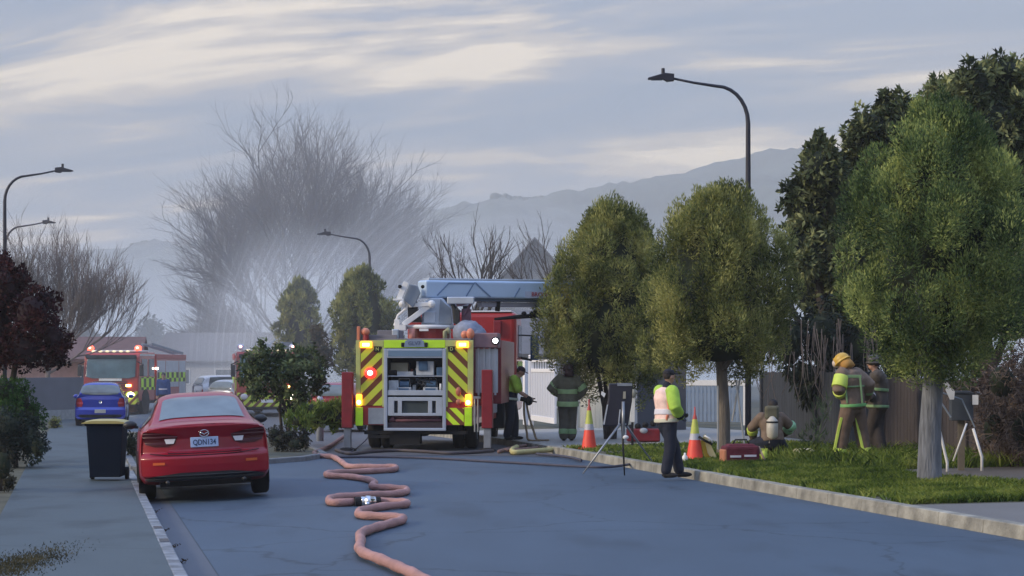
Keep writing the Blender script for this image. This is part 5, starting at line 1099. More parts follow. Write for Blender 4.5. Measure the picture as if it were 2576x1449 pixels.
dkh = mat('dark_hose', (0.05, 0.05, 0.075), .7, var=.2); brh = mat('brown_hose', (0.20, 0.12, 0.10), .75, var=.25); yh = mat('pale_yellow_hose', (0.46, 0.41, 0.18), .75, var=.15)
hose('fire_hose', 'thin dark hose running across the road in front of the aerial truck', [GP(x, y, .03) for x, y in [(838, 1150), (960, 1149), (1100, 1153), (1220, 1160), (1330, 1166), (1450, 1173), (1520, 1175), (1572, 1170), (1620, 1160)]], .024, dkh)
hose('fire_hose', 'brown hose end coming from the island kerb to the pink hose', [GP(x, y, .06) for x, y in [(797, 1146), (790, 1139), (805, 1133), (830, 1122), (850, 1108), (868, 1096)]], .045, brh)
hose('fire_hose', 'thin grey cable looping beside the left outrigger foot', [GP(881, 1138, .03), GP(900, 1125, .03), GP(922, 1105, .1), GP(928, 1092, .3), GP(915, 1080, .4)], .014, dkh)
hose('fire_hose', 'dark hose coil lying behind the left outrigger foot', [GP(x, y, .04) for x, y in [(845, 1132), (880, 1141), (930, 1136), (1000, 1133), (1070, 1136), (1140, 1140), (1240, 1134)]], .035, mat('wet_hose', (0.06, 0.05, 0.055), .6))
hose('fire_hose', 'flat pale yellow hose doubled back beside the right kerb', [GP(x, y, .05) for x, y in [(1300, 1124), (1290, 1130), (1288, 1135), (1296, 1138), (1330, 1136), (1380, 1132), (1430, 1129), (1470, 1126)]], .055, yh)
hose('fire_hose', 'dark hose tangle on the road behind the yellow hose', [GP(x, y, .04) for x, y in [(1255, 1136), (1290, 1126), (1330, 1121), (1355, 1126), (1310, 1131), (1270, 1133)]], .04, brh)
hose('fire_hose', 'thin dark hose in the gutter left of the tripod', [GP(x, y, .02) for x, y in [(1350, 1142), (1400, 1146), (1440, 1152), (1462, 1158)]], .028, dkh)
for k, (lb, x1) in enumerate((('brown hose hanging from the bent firefighter to the ground, the left one', 1330), ('brown hose hanging from the bent firefighter to the ground, the right one', 1352))):
    a = P(1318 + 6 * k, 1012, 45.9); e_ = GP(x1, 1112 - 3 * k, .16); e_ = at(x1, 45.6)
    hose('fire_hose', lb, [a, a.lerp(e_, .35) + Vector((-.03, 0, 0)), a.lerp(e_, .75) + Vector((-.02, 0, 0)), e_ + Vector((0, 0, .03)), e_ + Vector((.25, -.3, .03))], .026, mat('tan_hose', (0.25, 0.19, 0.12), .8, var=.3))
# ---------------------------------------------------------------- people
skin = mat('skin', (0.42, 0.24, 0.17), .55, var=.06); hair = mat('dark_hair', (0.03, 0.022, 0.018), .8)
def ik(a, c, l1, l2, pole):
    a, c, pole = Vector(a), Vector(c), Vector(pole); d = c - a; L_ = min(d.length, (l1 + l2) * .999); d.normalize()
    x = (l1 * l1 - l2 * l2 + L_ * L_) / (2 * L_); h = math.sqrt(max(l1 * l1 - x * x, 0)); p = pole - d * pole.dot(d)
    p = p.normalized() if p.length > 1e-5 else d.orthogonal().normalized(); return a + d * x + p * h, a + d * L_
def cap_tube(mb, pts, rs, n=12, ell=None):
    mb.tube(pts, rs, n, ell=ell)
    for p, r in ((pts[0], rs[0]), (pts[-1], rs[-1])):
        r = min(r) if isinstance(r, tuple) else r; mb.ball(p, r * .98, 10, 7)
def person(label, loc, face, J, style, rz=0.0, scale=1.0):
    """J: pelvis, chest, neck, head (centres), hand/foot targets; face = horizontal facing direction; shoulder axis from it"""
    t = thing('person', label, 'person', loc, rz); t.scale = (scale,) * 3
    f = Vector(face).normalized(); sh = Vector(J.get('side', (f.y, -f.x, 0))).normalized()    # person's right hand side
    pel, che, nec, hd = (Vector(J[k]) for k in ('pelvis', 'chest', 'neck', 'head'))
    hf = Vector(J.get('hface', face)).normalized()
    B = MB(); G = MB(); Jk = MB(); Tr = MB(); Bt = MB()
    bulk = style.get('bulk', .03); mid = pel.lerp(che, .5) + f * .01
    cap_tube(B, [pel, mid, che, nec], [(.155, .10), (.135, .095), (.16, .105), (.06, .055)], 16, sh)
    cap_tube(B, [nec - Vector((0, 0, .04)), hd - Vector((0, 0, .06))], [.058, .052])
    # head
    rot = Matrix((hf.cross(Vector((0, 0, 1))).normalized(), hf, hf.cross(Vector((0, 0, 1))).normalized().cross(hf))).transposed()
    H_ = lambda x, y, z: hd + rot @ Vector((x, y, z))
    B.ball(H_(0, 0, .015), (.075, .095, .11), 16, 12, rot); B.ball(H_(0, .03, -.055), (.052, .062, .06), 12, 8, rot); B.ball(H_(0, .098, -.018), (.014, .02, .024), 8, 6, rot)
    B.ball(H_(0, .086, .028), (.05, .014, .010), 8, 6, rot); B.ball(H_(0, .085, -.058), (.026, .012, .010), 8, 6, rot)
    for s in (-1, 1): B.ball(H_(s * .076, -.005, -.01), (.012, .022, .032), 8, 6, rot)
    bands = []; arms = {}; legs = {}
    for s, k in ((1, 'R'), (-1, 'L')):
        shp = che.lerp(nec, .62) + sh * s * .175; hip = pel + sh * s * .09 - Vector((0, 0, .03))
        el, wr = ik(shp, J['hand' + k], .29, .26, J.get('elbow' + k, (0, 0, -1)))
        dl = (Vector(J['foot' + k]) - hip).length; lf = min(1.0, dl * 1.006 / .87) if dl > .7 else 1.0; kn, an = ik(hip, J['foot' + k], .44 * lf, .43 * lf, J.get('knee' + k, f))
        arms[k] = (shp, el, wr); legs[k] = (hip, kn, an)
        cap_tube(B, [shp, el, wr], [.052, .042, .030], 10); cap_tube(B, [hip, hip.lerp(kn, .3), kn, kn.lerp(an, .35), an], [.085, .082, .056, .056, .042], 12)
        # hand: palm, five fingers
        hm = G if style.get('glove') else B; d = (wr - el).normalized(); sd = d.cross(Vector(J.get('palm' + k, f))).normalized(); pn_ = sd.cross(d).normalized()
        R3 = Matrix((sd, d, pn_)).transposed(); pc = wr + d * .055; hm.ball(pc, (.042, .055, .017), 12, 8, R3); g_ = .002 if not style.get('glove') else .004
        if style.get('glove'): cap_tube(hm, [wr - d * .05, wr + d * .02], [.040, .034], 10)
        for i, (o, ln) in enumerate(((-.030, .068), (-.010, .078), (.011, .074), (.031, .058))):
            a = pc + sd * o + d * .045; b = a + d * ln * .5 + pn_ * .012; c = b + (d * .6 + pn_ * .8).normalized() * ln * .5; cap_tube(hm, [a, b, c], [.010 + g_, .009 + g_, .0075 + g_], 7)
        a = pc - sd * .036 - d * .02; b = a + (d * .5 - sd * .6 + pn_ * .5) * .045; c = b + (d * .8 + pn_ * .5) * .035; cap_tube(hm, [a, b, c], [.012 + g_, .011 + g_, .009 + g_], 7)
        # boots
        fd = Vector(J.get('toe' + k, f)); fd.z = 0; fd.normalize(); R4 = Matrix((fd.cross(Vector((0, 0, 1))).normalized(), fd, Vector((0, 0, 1)))).transposed()
        Bt.ball(an + fd * .07 + Vector((0, 0, -.045)), (.052, .145, .045), 14, 8, R4); cap_tube(Bt, [an + Vector((0, 0, -.045)), an + Vector((0, 0, .16))], [.052, .062], 12)
        # clothes
        ar = style.get('sleeve', 1.0)
        if ar >= 1: cap_tube(Jk, [shp, shp.lerp(el, .5), el, el.lerp(wr, .5), wr - d * .01], [.062 + bulk, .058 + bulk, .050 + bulk, .046 + bulk, .040 + bulk * .8], 14)
        else: cap_tube(Jk, [shp, shp.lerp(el, .5), shp.lerp(el, .85)], [.060 + bulk, .058 + bulk, .056 + bulk], 14)
        tb_ = style.get('tbulk', bulk); cap_tube(Tr, [hip, hip.lerp(kn, .35), kn, kn.lerp(an, .5), an + (kn - an).normalized() * .03], [.095 + tb_, .085 + tb_, .066 + tb_, .062 + tb_, .058 + tb_], 14)
    cap_tube(Tr, [pel + Vector((0, 0, .10)), pel, pel - Vector((0, 0, .06))], [(.145 + bulk, .105 + bulk), (.165 + bulk, .12 + bulk), (.14 + bulk, .11 + bulk)], 18, sh)
    hem = style.get('hem', -.06); dn = (che - pel).normalized()
    tors = [pel + dn * hem, pel + dn * (hem + .12), mid, che, che.lerp(nec, .55), nec]
    tr_ = [(.175 + bulk, .125 + bulk), (.165 + bulk, .12 + bulk), (.150 + bulk, .115 + bulk), (.178 + bulk, .118 + bulk), (.165 + bulk, .10 + bulk), (.062 + bulk * .4, .06 + bulk * .4)]
    if style.get('vest'):
        Vs = MB(); Vs.tube(tors, tr_, 20, ell=sh); Vs.build('vest', style['vest'], t, rem=.017); Jk.tube(tors, [(a * .93, b * .93) for a, b in tr_], 20, ell=sh)
    else: Jk.tube(tors, tr_, 20, ell=sh)
    B.build('body', skin, t, rem=.0095)
    Jk.build('jacket', style['jacket'], t, rem=.017); Tr.build('trousers', style['trousers'], t, rem=.017)
    Bt.build('boots', style.get('boots', black), t, rem=.014)
    if G.v: G.build('gloves', style['glove'], t, rem=.008)
    for s in (-1, 1): MB().ball(H_(s * .032, .090, .008), .010, 8, 6).build('eye', mat('eye', (.05, .04, .035), .3), t, True)
    if style.get('hair', True): 
        mb = MB(); mb.ball(H_(0, -.02, .025), (.081, .088, .095), 14, 10, rot); mb.build('hair', style.get('hairm', hair), t, True)
    # reflective bands
    def tsec(z0, z1, m, name='reflective_band', e=.012):
        A = pel + dn * hem; E = nec; ln = (E - A).length; pts = []; rr = []
        cum = [0]
        for a, b in zip(tors, tors[1:]): cum.append(cum[-1] + (b - a).length)
        for q in np.linspace(z0, z1, 4):
            d_ = q * cum[-1]; i = max(k for k in range(len(cum) - 1) if cum[k] <= d_ + 1e-9); u_ = (d_ - cum[i]) / (cum[i + 1] - cum[i] + 1e-9)
            pts.append(tors[i].lerp(tors[i + 1], u_)); rr.append(tuple(tr_[i][w_] + (tr_[i + 1][w_] - tr_[i][w_]) * u_ + e for w_ in (0, 1)))
        MB().tube(pts, rr, 24, ell=sh).build(name, m, t, True, bevel=.004)
    def lsec(ch, u0, u1, r_, m, name='reflective_band'):
        a, b, c = ch; g = lambda u_: a.lerp(b, u_ * 2) if u_ < .5 else b.lerp(c, u_ * 2 - 1)
        MB().tube([g(u0), g((u0 + u1) / 2), g(u1)], r_, 16).build(name, m, t, True, bevel=.004)
    for z0, z1, m in style.get('tbands', []): tsec(z0, z1, m)
    for k, u0, u1, r_, m in style.get('abands', []): lsec(arms[k], u0, u1, r_, m)
    for k, u0, u1, r_, m in style.get('lbands', []): lsec(legs[k], u0, u1, r_, m)
    hat = style.get('hat')
    if hat == 'cap':
        mb = MB(); mb.ball(H_(0, -.008, .055), (.088, .102, .075), 16, 8, rot); mb.ball(H_(0, .115, .045), (.062, .075, .012), 12, 6, rot); mb.build('cap', style.get('hatm', blkplastic), t, rem=.009)
    elif hat == 'beanie':
        mb = MB(); mb.ball(H_(0, -.012, .045), (.09, .106, .085), 16, 8, rot); mb.build('beanie', style.get('hatm', blkplastic), t, True)
    elif hat == 'helmet':
        mb = MB(); mb.ball(H_(0, -.015, .055), (.118, .145, .115), 20, 12, rot); mb.ball(H_(0, -.02, .015), (.135, .175, .03), 20, 6, rot); mb.bar(H_(0, -.14, .09), H_(0, .11, .13), .03, .05); hm_ = mb.build('helmet', style['hatm'], t, rem=.011)
        if style.get('shield'): mb = MB(); mb.ball(H_(0, .085, .05), (.085, .085, .078), 14, 8, rot); mb.build('helmet_front', style['shield'], hm_, True)
        if style.get('flap'): mb = MB(); mb.tube([H_(0, -.05, .0), H_(0, -.065, -.07), H_(0, -.06, -.14)], [(.11, .10), (.115, .10), (.125, .11)], 16); mb.build('neck_flap', style['flap'], hm_, True)
    return t, dict(arms=arms, legs=legs, H=H_, sh=sh, f=f, pel=pel, che=che, nec=nec, mid=mid)
cloth = lambda n, c, **k: mat(n, c, .85, var=.22, scale=9, bump=.7, bscale=7, **k)
brown = cloth('firefighter_brown', (0.17, 0.12, 0.085)); olive = cloth('firefighter_olive_brown', (0.12, 0.115, 0.075)); navy = cloth('navy_cloth', (0.008, 0.012, 0.028)); blackc = cloth('black_cloth', (0.012, 0.012, 0.016))
limec = cloth('lime_cloth', (0.38, 0.58, 0.07)); pinkc = cloth('pale_orange_vest', (0.88, 0.62, 0.54)); grb = mat('green_reflective', (0.19, 0.32, 0.15), .6, var=.15); grb2 = mat('pale_green_reflective', (0.30, 0.44, 0.20), .6, var=.15); ylb = mat('yellow_reflective', (0.55, 0.68, 0.10), .6, var=.15); whb = mat('white_reflective', (0.66, 0.64, 0.70), .5, var=.1); glv = cloth('dark_glove', (0.02, 0.02, 0.03))
# A: person in pink and white vest
t, K = person('person in a pale orange and lime vest, dark cap and navy trousers at the kerb', Vector(((1684 - CX) / F * 32.2, 32.2, .015)), (.86, .50, 0),
    dict(pelvis=(-.05, 0, .93), chest=(-.07, 0, 1.29), neck=(-.045, 0, 1.46), head=(-.005, 0, 1.635), handR=(.17, -.10, 1.00), handL=(.16, .22, 1.04), elbowR=(.0, -.5, -.5), elbowL=(-.3, .3, -.4), footR=(-.07, -.12, .09), footL=(.17, .10, .09), toeR=(.9, -.35, 0), toeL=(1, -.1, 0), kneeR=(1, 0, 0), kneeL=(1, 0, 0)),
    dict(jacket=limec, vest=pinkc, trousers=navy, bulk=.050, tbulk=.03, hat='cap', hatm=mat('cap_navy', (.008, .008, .014), .8), glove=glv, sleeve=1, hem=-.04, tbands=[(.02, .12, mat('cream_band', (.62, .6, .45), .6)), (.22, .37, whb)], abands=[('R', .72, .97, .088, navy), ('L', .72, .97, .088, navy)]))
mb = MB(); cap_tube(mb, [K['nec'] - Vector((0, 0, .02)), K['nec'] + Vector((.01, 0, .05))], [.075, .07]); mb.build('collar', navy, t, True)
MB().ball(K['arms']['R'][0].lerp(K['arms']['R'][1], .25) + Vector((0.01, -.095, 0)), (.035, .01, .045), 10, 6).build('arm_patch', blackc, t, True)
# orange strips of the vest
for zz in (.75,):
    e = MB(); a = K['arms']['R'][0]
    e.tube([K['nec'] + Vector((.0, -.10, -.06)), K['che'] + Vector((.02, -.185, 0)), K['mid'] + Vector((.03, -.18, 0)), K['pel'] + Vector((-.01, -.195, .0))], [.02, .028, .028, .028], 6, ell=Vector((1, 0, 0))); e.build('vest_strip', mat('orange_strip', (.85, .28, .16), .6), t, True)
# B: bending person by the cab
t, K = person('person in a lime shirt and dark overalls bending over hoses beside the aerial truck cab', Vector(((1286 - CX) / F * 46.0, 46.0, .12)), (.95, -.15, 0),
    dict(pelvis=(-.02, 0, .95), chest=(.04, 0, 1.31), neck=(.12, 0, 1.47), head=(.22, 0, 1.58), handR=(.36, -.15, .98), handL=(.40, .12, 1.0), elbowR=(-.3, -.2, -.6), elbowL=(-.3, .2, -.6), footR=(-.10, -.12, .09), footL=(.08, .1, .09), hface=(.85, -.1, -.45)),
    dict(jacket=limec, trousers=navy, bulk=.045, tbulk=.035, hat='cap', hatm=mat('plum_cap', (.03, .01, .025), .7), sleeve=.5, hem=.16, tbands=[], glove=None))
mb = MB(); mb.tube([K['pel'] + Vector((0, 0, -.05)), K['pel'] + Vector((0, 0, .1)), K['mid'] + Vector((0, 0, .06))], [(.21, .17), (.205, .165), (.20, .16)], 20, ell=K['sh']); mb.build('overall_top', navy, t, rem=.017)
mb = MB(); mb.tube([K['pel'] + Vector((.0, 0, -.045)), K['pel'] + Vector((0.0, 0, .015))], (.222, ), 20, ell=K['sh']) if False else mb.tube([K['pel'] + Vector((-.01, 0, -.02)), K['pel'] + Vector((-.005, 0, .035))], [(.222, .185), (.222, .185)], 22, ell=K['sh']); mb.build('reflective_belt', mat('pale_belt', (.5, .58, .48), .5), t, True)
# object he holds
n_ = thing('hose_branch', 'dark hose nozzle held by the bending person', 'nozzle', P(1322, 1005, 45.85)); mb = MB(); mb.cyl((-.12, 0, .02), (.10, 0, -.03), .05, .07, 12); mb.ball((.08, 0, -.03), (.09, .08, .11)); mb.bar((.12, 0, -.03), (.26, 0, -.06), .03); mb.build('nozzle_body', black, n_, True)
# C: firefighter seen from behind
t, K = person('firefighter seen from behind, left elbow out, in green banded kit and dark helmet', at(1428, 45.3), (.10, .99, 0),
    dict(pelvis=(.0, 0, .93), chest=(.0, -.02, 1.30), neck=(.01, 0, 1.46), head=(.02, .03, 1.60), handR=(.22, .12, 1.0), handL=(-.16, .14, 1.06), elbowR=(.4, 0, -.6), elbowL=(-1, -.1, -.1), footR=(.09, .02, .09), footL=(-.09, -.02, .09), hface=(-.2, .98, -.1)),
    dict(jacket=olive, trousers=cloth('firefighter_olive', (.075, .07, .055)), bulk=.07, tbulk=.05, hat='helmet', hatm=mat('brown_helmet', (.055, .032, .032), .5), flap=mat('brown_flap', (.06, .035, .04), .8), hem=-.14, tbands=[(.0, .17, grb2), (.42, .60, grb2)], abands=[('L', .16, .38, .124, grb2), ('L', .60, .80, .112, grb2), ('R', .30, .50, .124, grb2)], lbands=[('L', .78, .92, .118, grb), ('R', .78, .92, .118, grb)], glove=glv))
# D: crouching firefighter with breathing set
Yd = 35.9
t, K = person('firefighter crouching on the grass with a pale air cylinder on the back', at(1940, Yd), (-.15, .98, 0),
    dict(pelvis=(.02, -.05, .34), chest=(.0, .02, .64), neck=(.01, .05, .79), head=(.04, .08, .935), handR=(.26, .36, .42), handL=(-.28, .34, .36), elbowR=(1, -.2, -.1), elbowL=(-1, -.2, .1), footR=(.10, -.12, .09), footL=(-.12, -.05, .09), kneeR=(.5, 1, .1), kneeL=(-.5, 1, .1), hface=(.25, .8, -.5)),
    dict(jacket=brown, trousers=navy, bulk=.042, tbulk=.04, hat='cap', hatm=mat('dark_cap', (.012, .012, .018), .7), hem=-.04, tbands=[], abands=[('L', .55, .75, .10, ylb), ('R', .60, .74, .10, mat('mint_band', (.32, .60, .35), .6)), ('R', .42, .53, .11, mat('mint_band', (.32, .60, .35), .6))], lbands=[('R', .7, .8, .11, grb)], glove=glv))
bs = thing('breathing_set', 'pale air cylinder on the back of the crouching firefighter', 'air cylinder', t.location + Vector((0.0, -.15, .42)))
MB().tube([(0, .02, -.08), (0, 0, -.02), (0, 0, .26), (0, .02, .33)], [.06, .105, .105, .04], 16).build('cylinder', mat('cylinder_pale', (.50, .47, .40), .45, var=.15), bs, True)
mb = MB(); mb.tube([(0, 0, .22), (0, 0, .25)], .110, 16); mb.build('strap', black, bs)
MB().box((.0, .06, .40), (.26, .10, .26)).build('backplate', olive, bs, bevel=.05)
MB().bar((-.06, -.03, -.14), (-.05, -.05, .22), .02, .03).build('strap', mat('strap_cream', (.55, .5, .45), .7), bs)
# E: standing firefighter in yellow helmet
Ye = 34.7
t, K = person('tall firefighter in brown kit and yellow helmet looking down on the right', at(2146, Ye), (-.62, .78, 0),
    dict(pelvis=(.0, 0, .97), chest=(-.02, -.01, 1.36), neck=(-.09, .03, 1.53), head=(-.17, .10, 1.66), handL=(-.18, .02, 1.10), handR=(.25, .2, 1.08), elbowL=(-.3, -.5, -.5), elbowR=(.6, -.3, -.4), footL=(-.24, -.02, .09), footR=(.22, .05, .09), kneeL=(-.4, 1, 0), kneeR=(.1, 1, 0), hface=(-.62, .42, -.5), palmL=(0, 0, -1)),
    dict(jacket=brown, trousers=cloth('brown_trousers', (.15, .10, .07)), bulk=.065, tbulk=.055, hat='helmet', hatm=mat('yellow_helmet', (.58, .36, .05), .4), shield=mat('helmet_pale', (.62, .52, .46), .4), flap=mat('yellow_flap', (.42, .22, .05), .8), hem=-.09, tbands=[(.05, .125, mat('green_band', (.16, .42, .13), .6)), (.56, .60, grb)], abands=[('L', .08, .44, .134, ylb), ('L', .58, .76, .118, ylb), ('R', .70, .80, .11, grb)], lbands=[('L', .88, .96, .12, ylb), ('R', .88, .98, .12, ylb)]), scale=1.02)
fr = MB()
for x0, x1 in ((-.155, -.125), (.105, .135)): fr.bar(K['che'] + Vector((x0, -.19, .06)), K['pel'] + Vector((x0 + .02, -.20, .0)), .03, .012, (0, 1, 0))
fr.bar(K['che'] + Vector((-.15, -.195, .07)), K['che'] + Vector((.13, -.185, .07)), .012, .05); fr.build('back_frame_band', grb, t, bevel=.003)
for k, sx in (('L', -.10), ('R', -.06)):
    a, b, c = K['legs'][k]; mb = MB(); o = Vector((sx, -.105, 0)); mb.bar(a.lerp(b, .5) + o, b + o + Vector((0, 0.0, 0)), .05, .02, (0, 1, 0)); mb.bar(b + o, c + o + Vector((.0, 0, .08)), .05, .02, (0, 1, 0)); mb.build('leg_stripe', ylb, t, bevel=.006)
# F: person partly hidden behind E
t, K = person('person in dark brown kit standing close behind the tall yellow helmeted firefighter', at(2205, 35.5), (-.9, .1, 0),
    dict(pelvis=(.02, 0, .95), chest=(.03, 0, 1.33), neck=(0, 0, 1.50), head=(-.05, 0, 1.66), handL=(-.20, .15, 1.12), handR=(-.16, -.22, 1.05), elbowL=(.4, .3, -.6), elbowR=(.6, -.4, -.6), footL=(-.08, .1, .09), footR=(.08, -.08, .09)),
    dict(jacket=cloth('dark_brown_jacket', (.07, .058, .048)), trousers=cloth('dark_brown_trousers', (.04, .032, .03)), bulk=.07, tbulk=.05, hat='helmet', hatm=mat('dark_helmet', (.05, .045, .04), .5), hem=-.10, abands=[('R', .84, .96, .10, whb), ('R', .30, .42, .12, grb)], tbands=[(.05, .12, grb), (.5, .58, grb)]))
# far person between the fire engine and the white car
person('small distant person in a blue jacket beside the left fire engine', Vector(((411 - CX) / F * 80.5, 80.5, -.2)), (0, -1, 0),
    dict(pelvis=(.0, 0, .95), chest=(0, 0, 1.33), neck=(0, 0, 1.50), head=(0, 0, 1.66), handL=(.24, -.05, .85), handR=(-.24, -.05, .85), footL=(.09, 0, .09), footR=(-.09, 0, .09), elbowL=(0, 1, 0), elbowR=(0, 1, 0)),
    dict(jacket=cloth('blue_jacket', (.02, .06, .2)), trousers=blackc, bulk=.04, tbulk=.03, hat='beanie', tbands=[(.35, .42, whb)]))

# ---------------------------------------------------------------- gear on the verge and kerb
def cone(label, px, Y, h=.95):
    t = thing('traffic_cone', label, 'traffic cone', at(px, Y), R(12), 'traffic cones'); oc = mat('cone_orange', (0.80, 0.075, 0.045), .5, var=.08); 
    MB().bx(-.19, .19, -.19, .19, .0, .03).build('base', oc, t, bevel=.01)
    pr = lambda z: .145 - (.145 - .03) * z / h
    MB().lathe([(pr(0), .03), (pr(.42), .42)], n=20).build('lower_cone', oc, t, True); MB().lathe([(pr(.42) + .003, .40), (pr(.55) + .003, .55)], n=20).build('white_collar', mat('collar_grey', (.5, .5, .55), .4), t, True)
    MB().lathe([(pr(.55), .55), (pr(.82), .82)], n=20).build('lime_section', mat('cone_lime', (.48, .52, .10), .5), t, True); MB().lathe([(pr(.82), .82), (.035, h), (.028, h + .01), (.02, h + .14), (.0, h + .15)], n=16).build('tip', mat('cone_tip', (.45, .06, .05), .5), t, True)
    return t
def cone(label, px, Y, h=.86):
    t = thing('traffic_cone', label, 'traffic cone', at(px, Y), R(12), 'traffic cones'); oc = mat('cone_orange', (0.80, 0.075, 0.045), .5, var=.08)
    MB().bx(-.2, .2, -.2, .2, .0, .03).build('base', oc, t, bevel=.01)
    pr = lambda z: .155 - .12 * z / h; a, b, c = h * .47, h * .60, h * .92
    MB().lathe([(pr(0), .03), (pr(a), a)], n=20).build('lower_cone', oc, t, True); MB().lathe([(pr(a) + .003, a - .01), (pr(b) + .003, b)], n=20).build('white_collar', mat('collar_grey', (.5, .5, .55), .4), t, True)
    MB().lathe([(pr(b), b), (pr(c), c)], n=20).build('lime_section', mat('cone_lime', (.48, .52, .10), .5), t, True); MB().lathe([(pr(c), c), (.030, h), (.02, h + .02), (.012, h + .16), (.0, h + .165)], n=16).build('tip', mat('cone_tip', (.45, .06, .05), .5), t, True)
    return t
cone('orange and lime traffic cone in front of the firefighter seen from behind', 1482, 41.0, .87); cone('orange and lime traffic cone beside the yellow folded sign', 1748, 35.9, .80)
t = thing('folded_sign', 'yellow folded road sign with black edging lying against the traffic cone', 'sign', at(1776, 35.9)); q = lambda x, y, d=0: P(x, y, 35.9 + d) - t.location
yel = mat('sign_yellow', (.62, .47, .05), .5)
MB().prism([q(1762, 1110), q(1770, 1098), q(1792, 1165), q(1776, 1166)], (0, .03, 0)).build('yellow_panel', yel, t, bevel=.004); MB().prism([q(1770, 1095, -.05), q(1775, 1092, -.05), q(1808, 1160, -.05), q(1800, 1168, -.05), q(1780, 1140, -.05)], (0, .02, 0)).build('side_panel', mat('sign_tan', (.45, .40, .22), .6), t, bevel=.004)
MB().tube([q(1758, 1098, -.08), q(1772, 1108, -.08), q(1792, 1118, -.08)], .022, 8).build('black_edge', black, t, True); MB().tube([q(1772, 1096, -.1), q(1784, 1102, -.1), q(1793, 1114, -.1)], .016, 8).build('pale_edge', white, t, True)
t = thing('gear_bag', 'maroon gear bag with white stripes and orange trim on the grass by the kerb', 'bag', at(1862, 34.3), R(8))
b_ = MB(); b_.box((0, 0, .17), (.62, .34, .30)); b_.box((.0, 0, .30), (.5, .28, .10)); b_.build('bag_body', cloth('maroon_bag', (.11, .012, .025)), t, bevel=.07, seg=3)
MB().bx(-.22, -.03, -.182, -.165, .12, .155).build('white_stripe', whb, t); MB().bx(.03, .24, -.182, -.165, .13, .165).build('white_stripe', whb, t); MB().bx(-.33, -.26, -.17, .17, .02, .26).build('orange_end', mat('orange_trim', (.42, .17, .09), .7), t, bevel=.03)
MB().tube([(-.15, -.05, .33), (-.1, -.05, .42), (.1, -.05, .42), (.15, -.05, .33)], .014, 6).build('handle', black, t, True); MB().tube([(.30, -.1, .3), (.36, -.18, .12), (.40, -.2, .02)], .02, 6).build('strap', mat('tan_strap', (.35, .25, .17), .8), t, True)
t = thing('high_vis_glove', 'bright yellow banded glove lying by the crouching firefighter', 'glove', at(1922, 35.1)); mb = MB(); mb.ball((0, 0, .10), (.06, .05, .10)); [mb.tube([(.03 * (i - 1.5), 0, .12), (.035 * (i - 1.5), -.03, .22)], .013, 6) for i in range(4)]; mb.tube([(-.05, 0, .08), (-.10, -.02, .13)], .014, 6); mb.build('glove_body', ylb, t, rem=.009)
t = thing('air_cylinder', 'cream air cylinder lying on the grass between the two firefighters', 'air cylinder', at(2022, 35.3) + Vector((0, 0, .11)), R(5)); MB().tube([(-.20, 0, 0), (-.17, 0, 0), (.14, 0, 0), (.19, 0, 0), (.22, 0, 0)], [.03, .085, .085, .05, .02], 16).build('cylinder', mat('cream_cylinder', (.48, .42, .25), .5, var=.15), t, True)
MB().cyl((.25, 0, 0), (.32, 0, .0), .035, .03, 10).build('valve', white, t); MB().tube([(.02, -.06, -.02), (.04, -.1, -.10)], .03, 8).build('strap', mat('tan_strap', (.35, .25, .17), .8), t)
t = thing('portable_pump', 'red portable equipment box with black fittings beyond the grass by the tripod', 'pump', at(1618, 43.6)); MB().bx(-.36, .36, -.2, .2, .02, .30).build('housing', darkred, t, bevel=.03)
MB().ball((0, -.2, .26), (.09, .05, .06)).build('pale_cap', eq_w, t, True); mb = MB(); [mb.ball((x, 0, .32 + .03 * i), (.07, .09, .07)) for i, x in enumerate((-.28, -.12, .05, .22))]; mb.build('fitting', black, t, True)
# tripod with black command case
Yt = 33.0; Z0 = .03
t = thing('command_tripod', 'tripod carrying a tall black command board case at the kerb', 'tripod', Vector(((1560 - CX) / F * Yt, Yt, Z0))); q = lambda x, y, d=0: P(x, y, Yt + d) - t.location
mb = MB(); mb.prism([q(1516, 1072), (q(1530, 1005)), q(1532, 965), q(1592, 963), q(1590, 1010), q(1580, 1072)], (0, .16, 0)); cs_ = mb.build('case', mat('case_black', (.016, .016, .028), .5), t, bevel=.02)
MB().prism([q(1553, 963, -.02), q(1590, 965, -.02), q(1590, 971, -.02), q(1553, 971, -.02)], (0, .02, 0)).build('grey_strip', steel, cs_); MB().prism([q(1568, 985, -.02), q(1574, 985, -.02), q(1574, 1003, -.02), q(1567, 1003, -.02)], (0, .018, 0)).build('label', eq_t, cs_)
MB().prism([q(1517, 1068, -.015), q(1527, 1018, -.015), q(1530, 1018, -.015), q(1521, 1068, -.015)], (0, .012, 0)).build('pale_edge', eq_w, cs_)
mb = MB(); mb.prism([q(1524, 990), q(1514, 984), q(1512, 992), q(1520, 1000)], (0, .05, 0)); mb.build('paper', white, cs_)
mb = MB(); mb.tube([q(1568, 1100), q(1568, 1010)], .028, 10); mb.build('centre_post', steel, t, True)
for nm, a, b, m in (('leg', (1560, 1066, 0), (1466, 1192, -.15), steel), ('leg', (1565, 1066, 0), (1571, 1196, .05), blkplastic), ('leg', (1572, 1066, 0), (1640, 1160, .9), steel)):
    p0 = q(*a); p1 = q(*b); MB().tube([p0, p0.lerp(p1, .5), p1], [.022, .018, .011], 8).build(nm, m, t, True)
MB().tube([q(1560, 1030), q(1556, 1070)], .012, 6).build('brace', alu, t); MB().ball(q(1574, 1100, -.02), (.05, .03, .035)).build('collar', white, t, True)
t = thing('sign_post', 'thin white board standing right behind the tripod case', 'board', at(1592, 36.5)); q = lambda x, y, d=0: P(x, y, 36.5 + d) - t.location
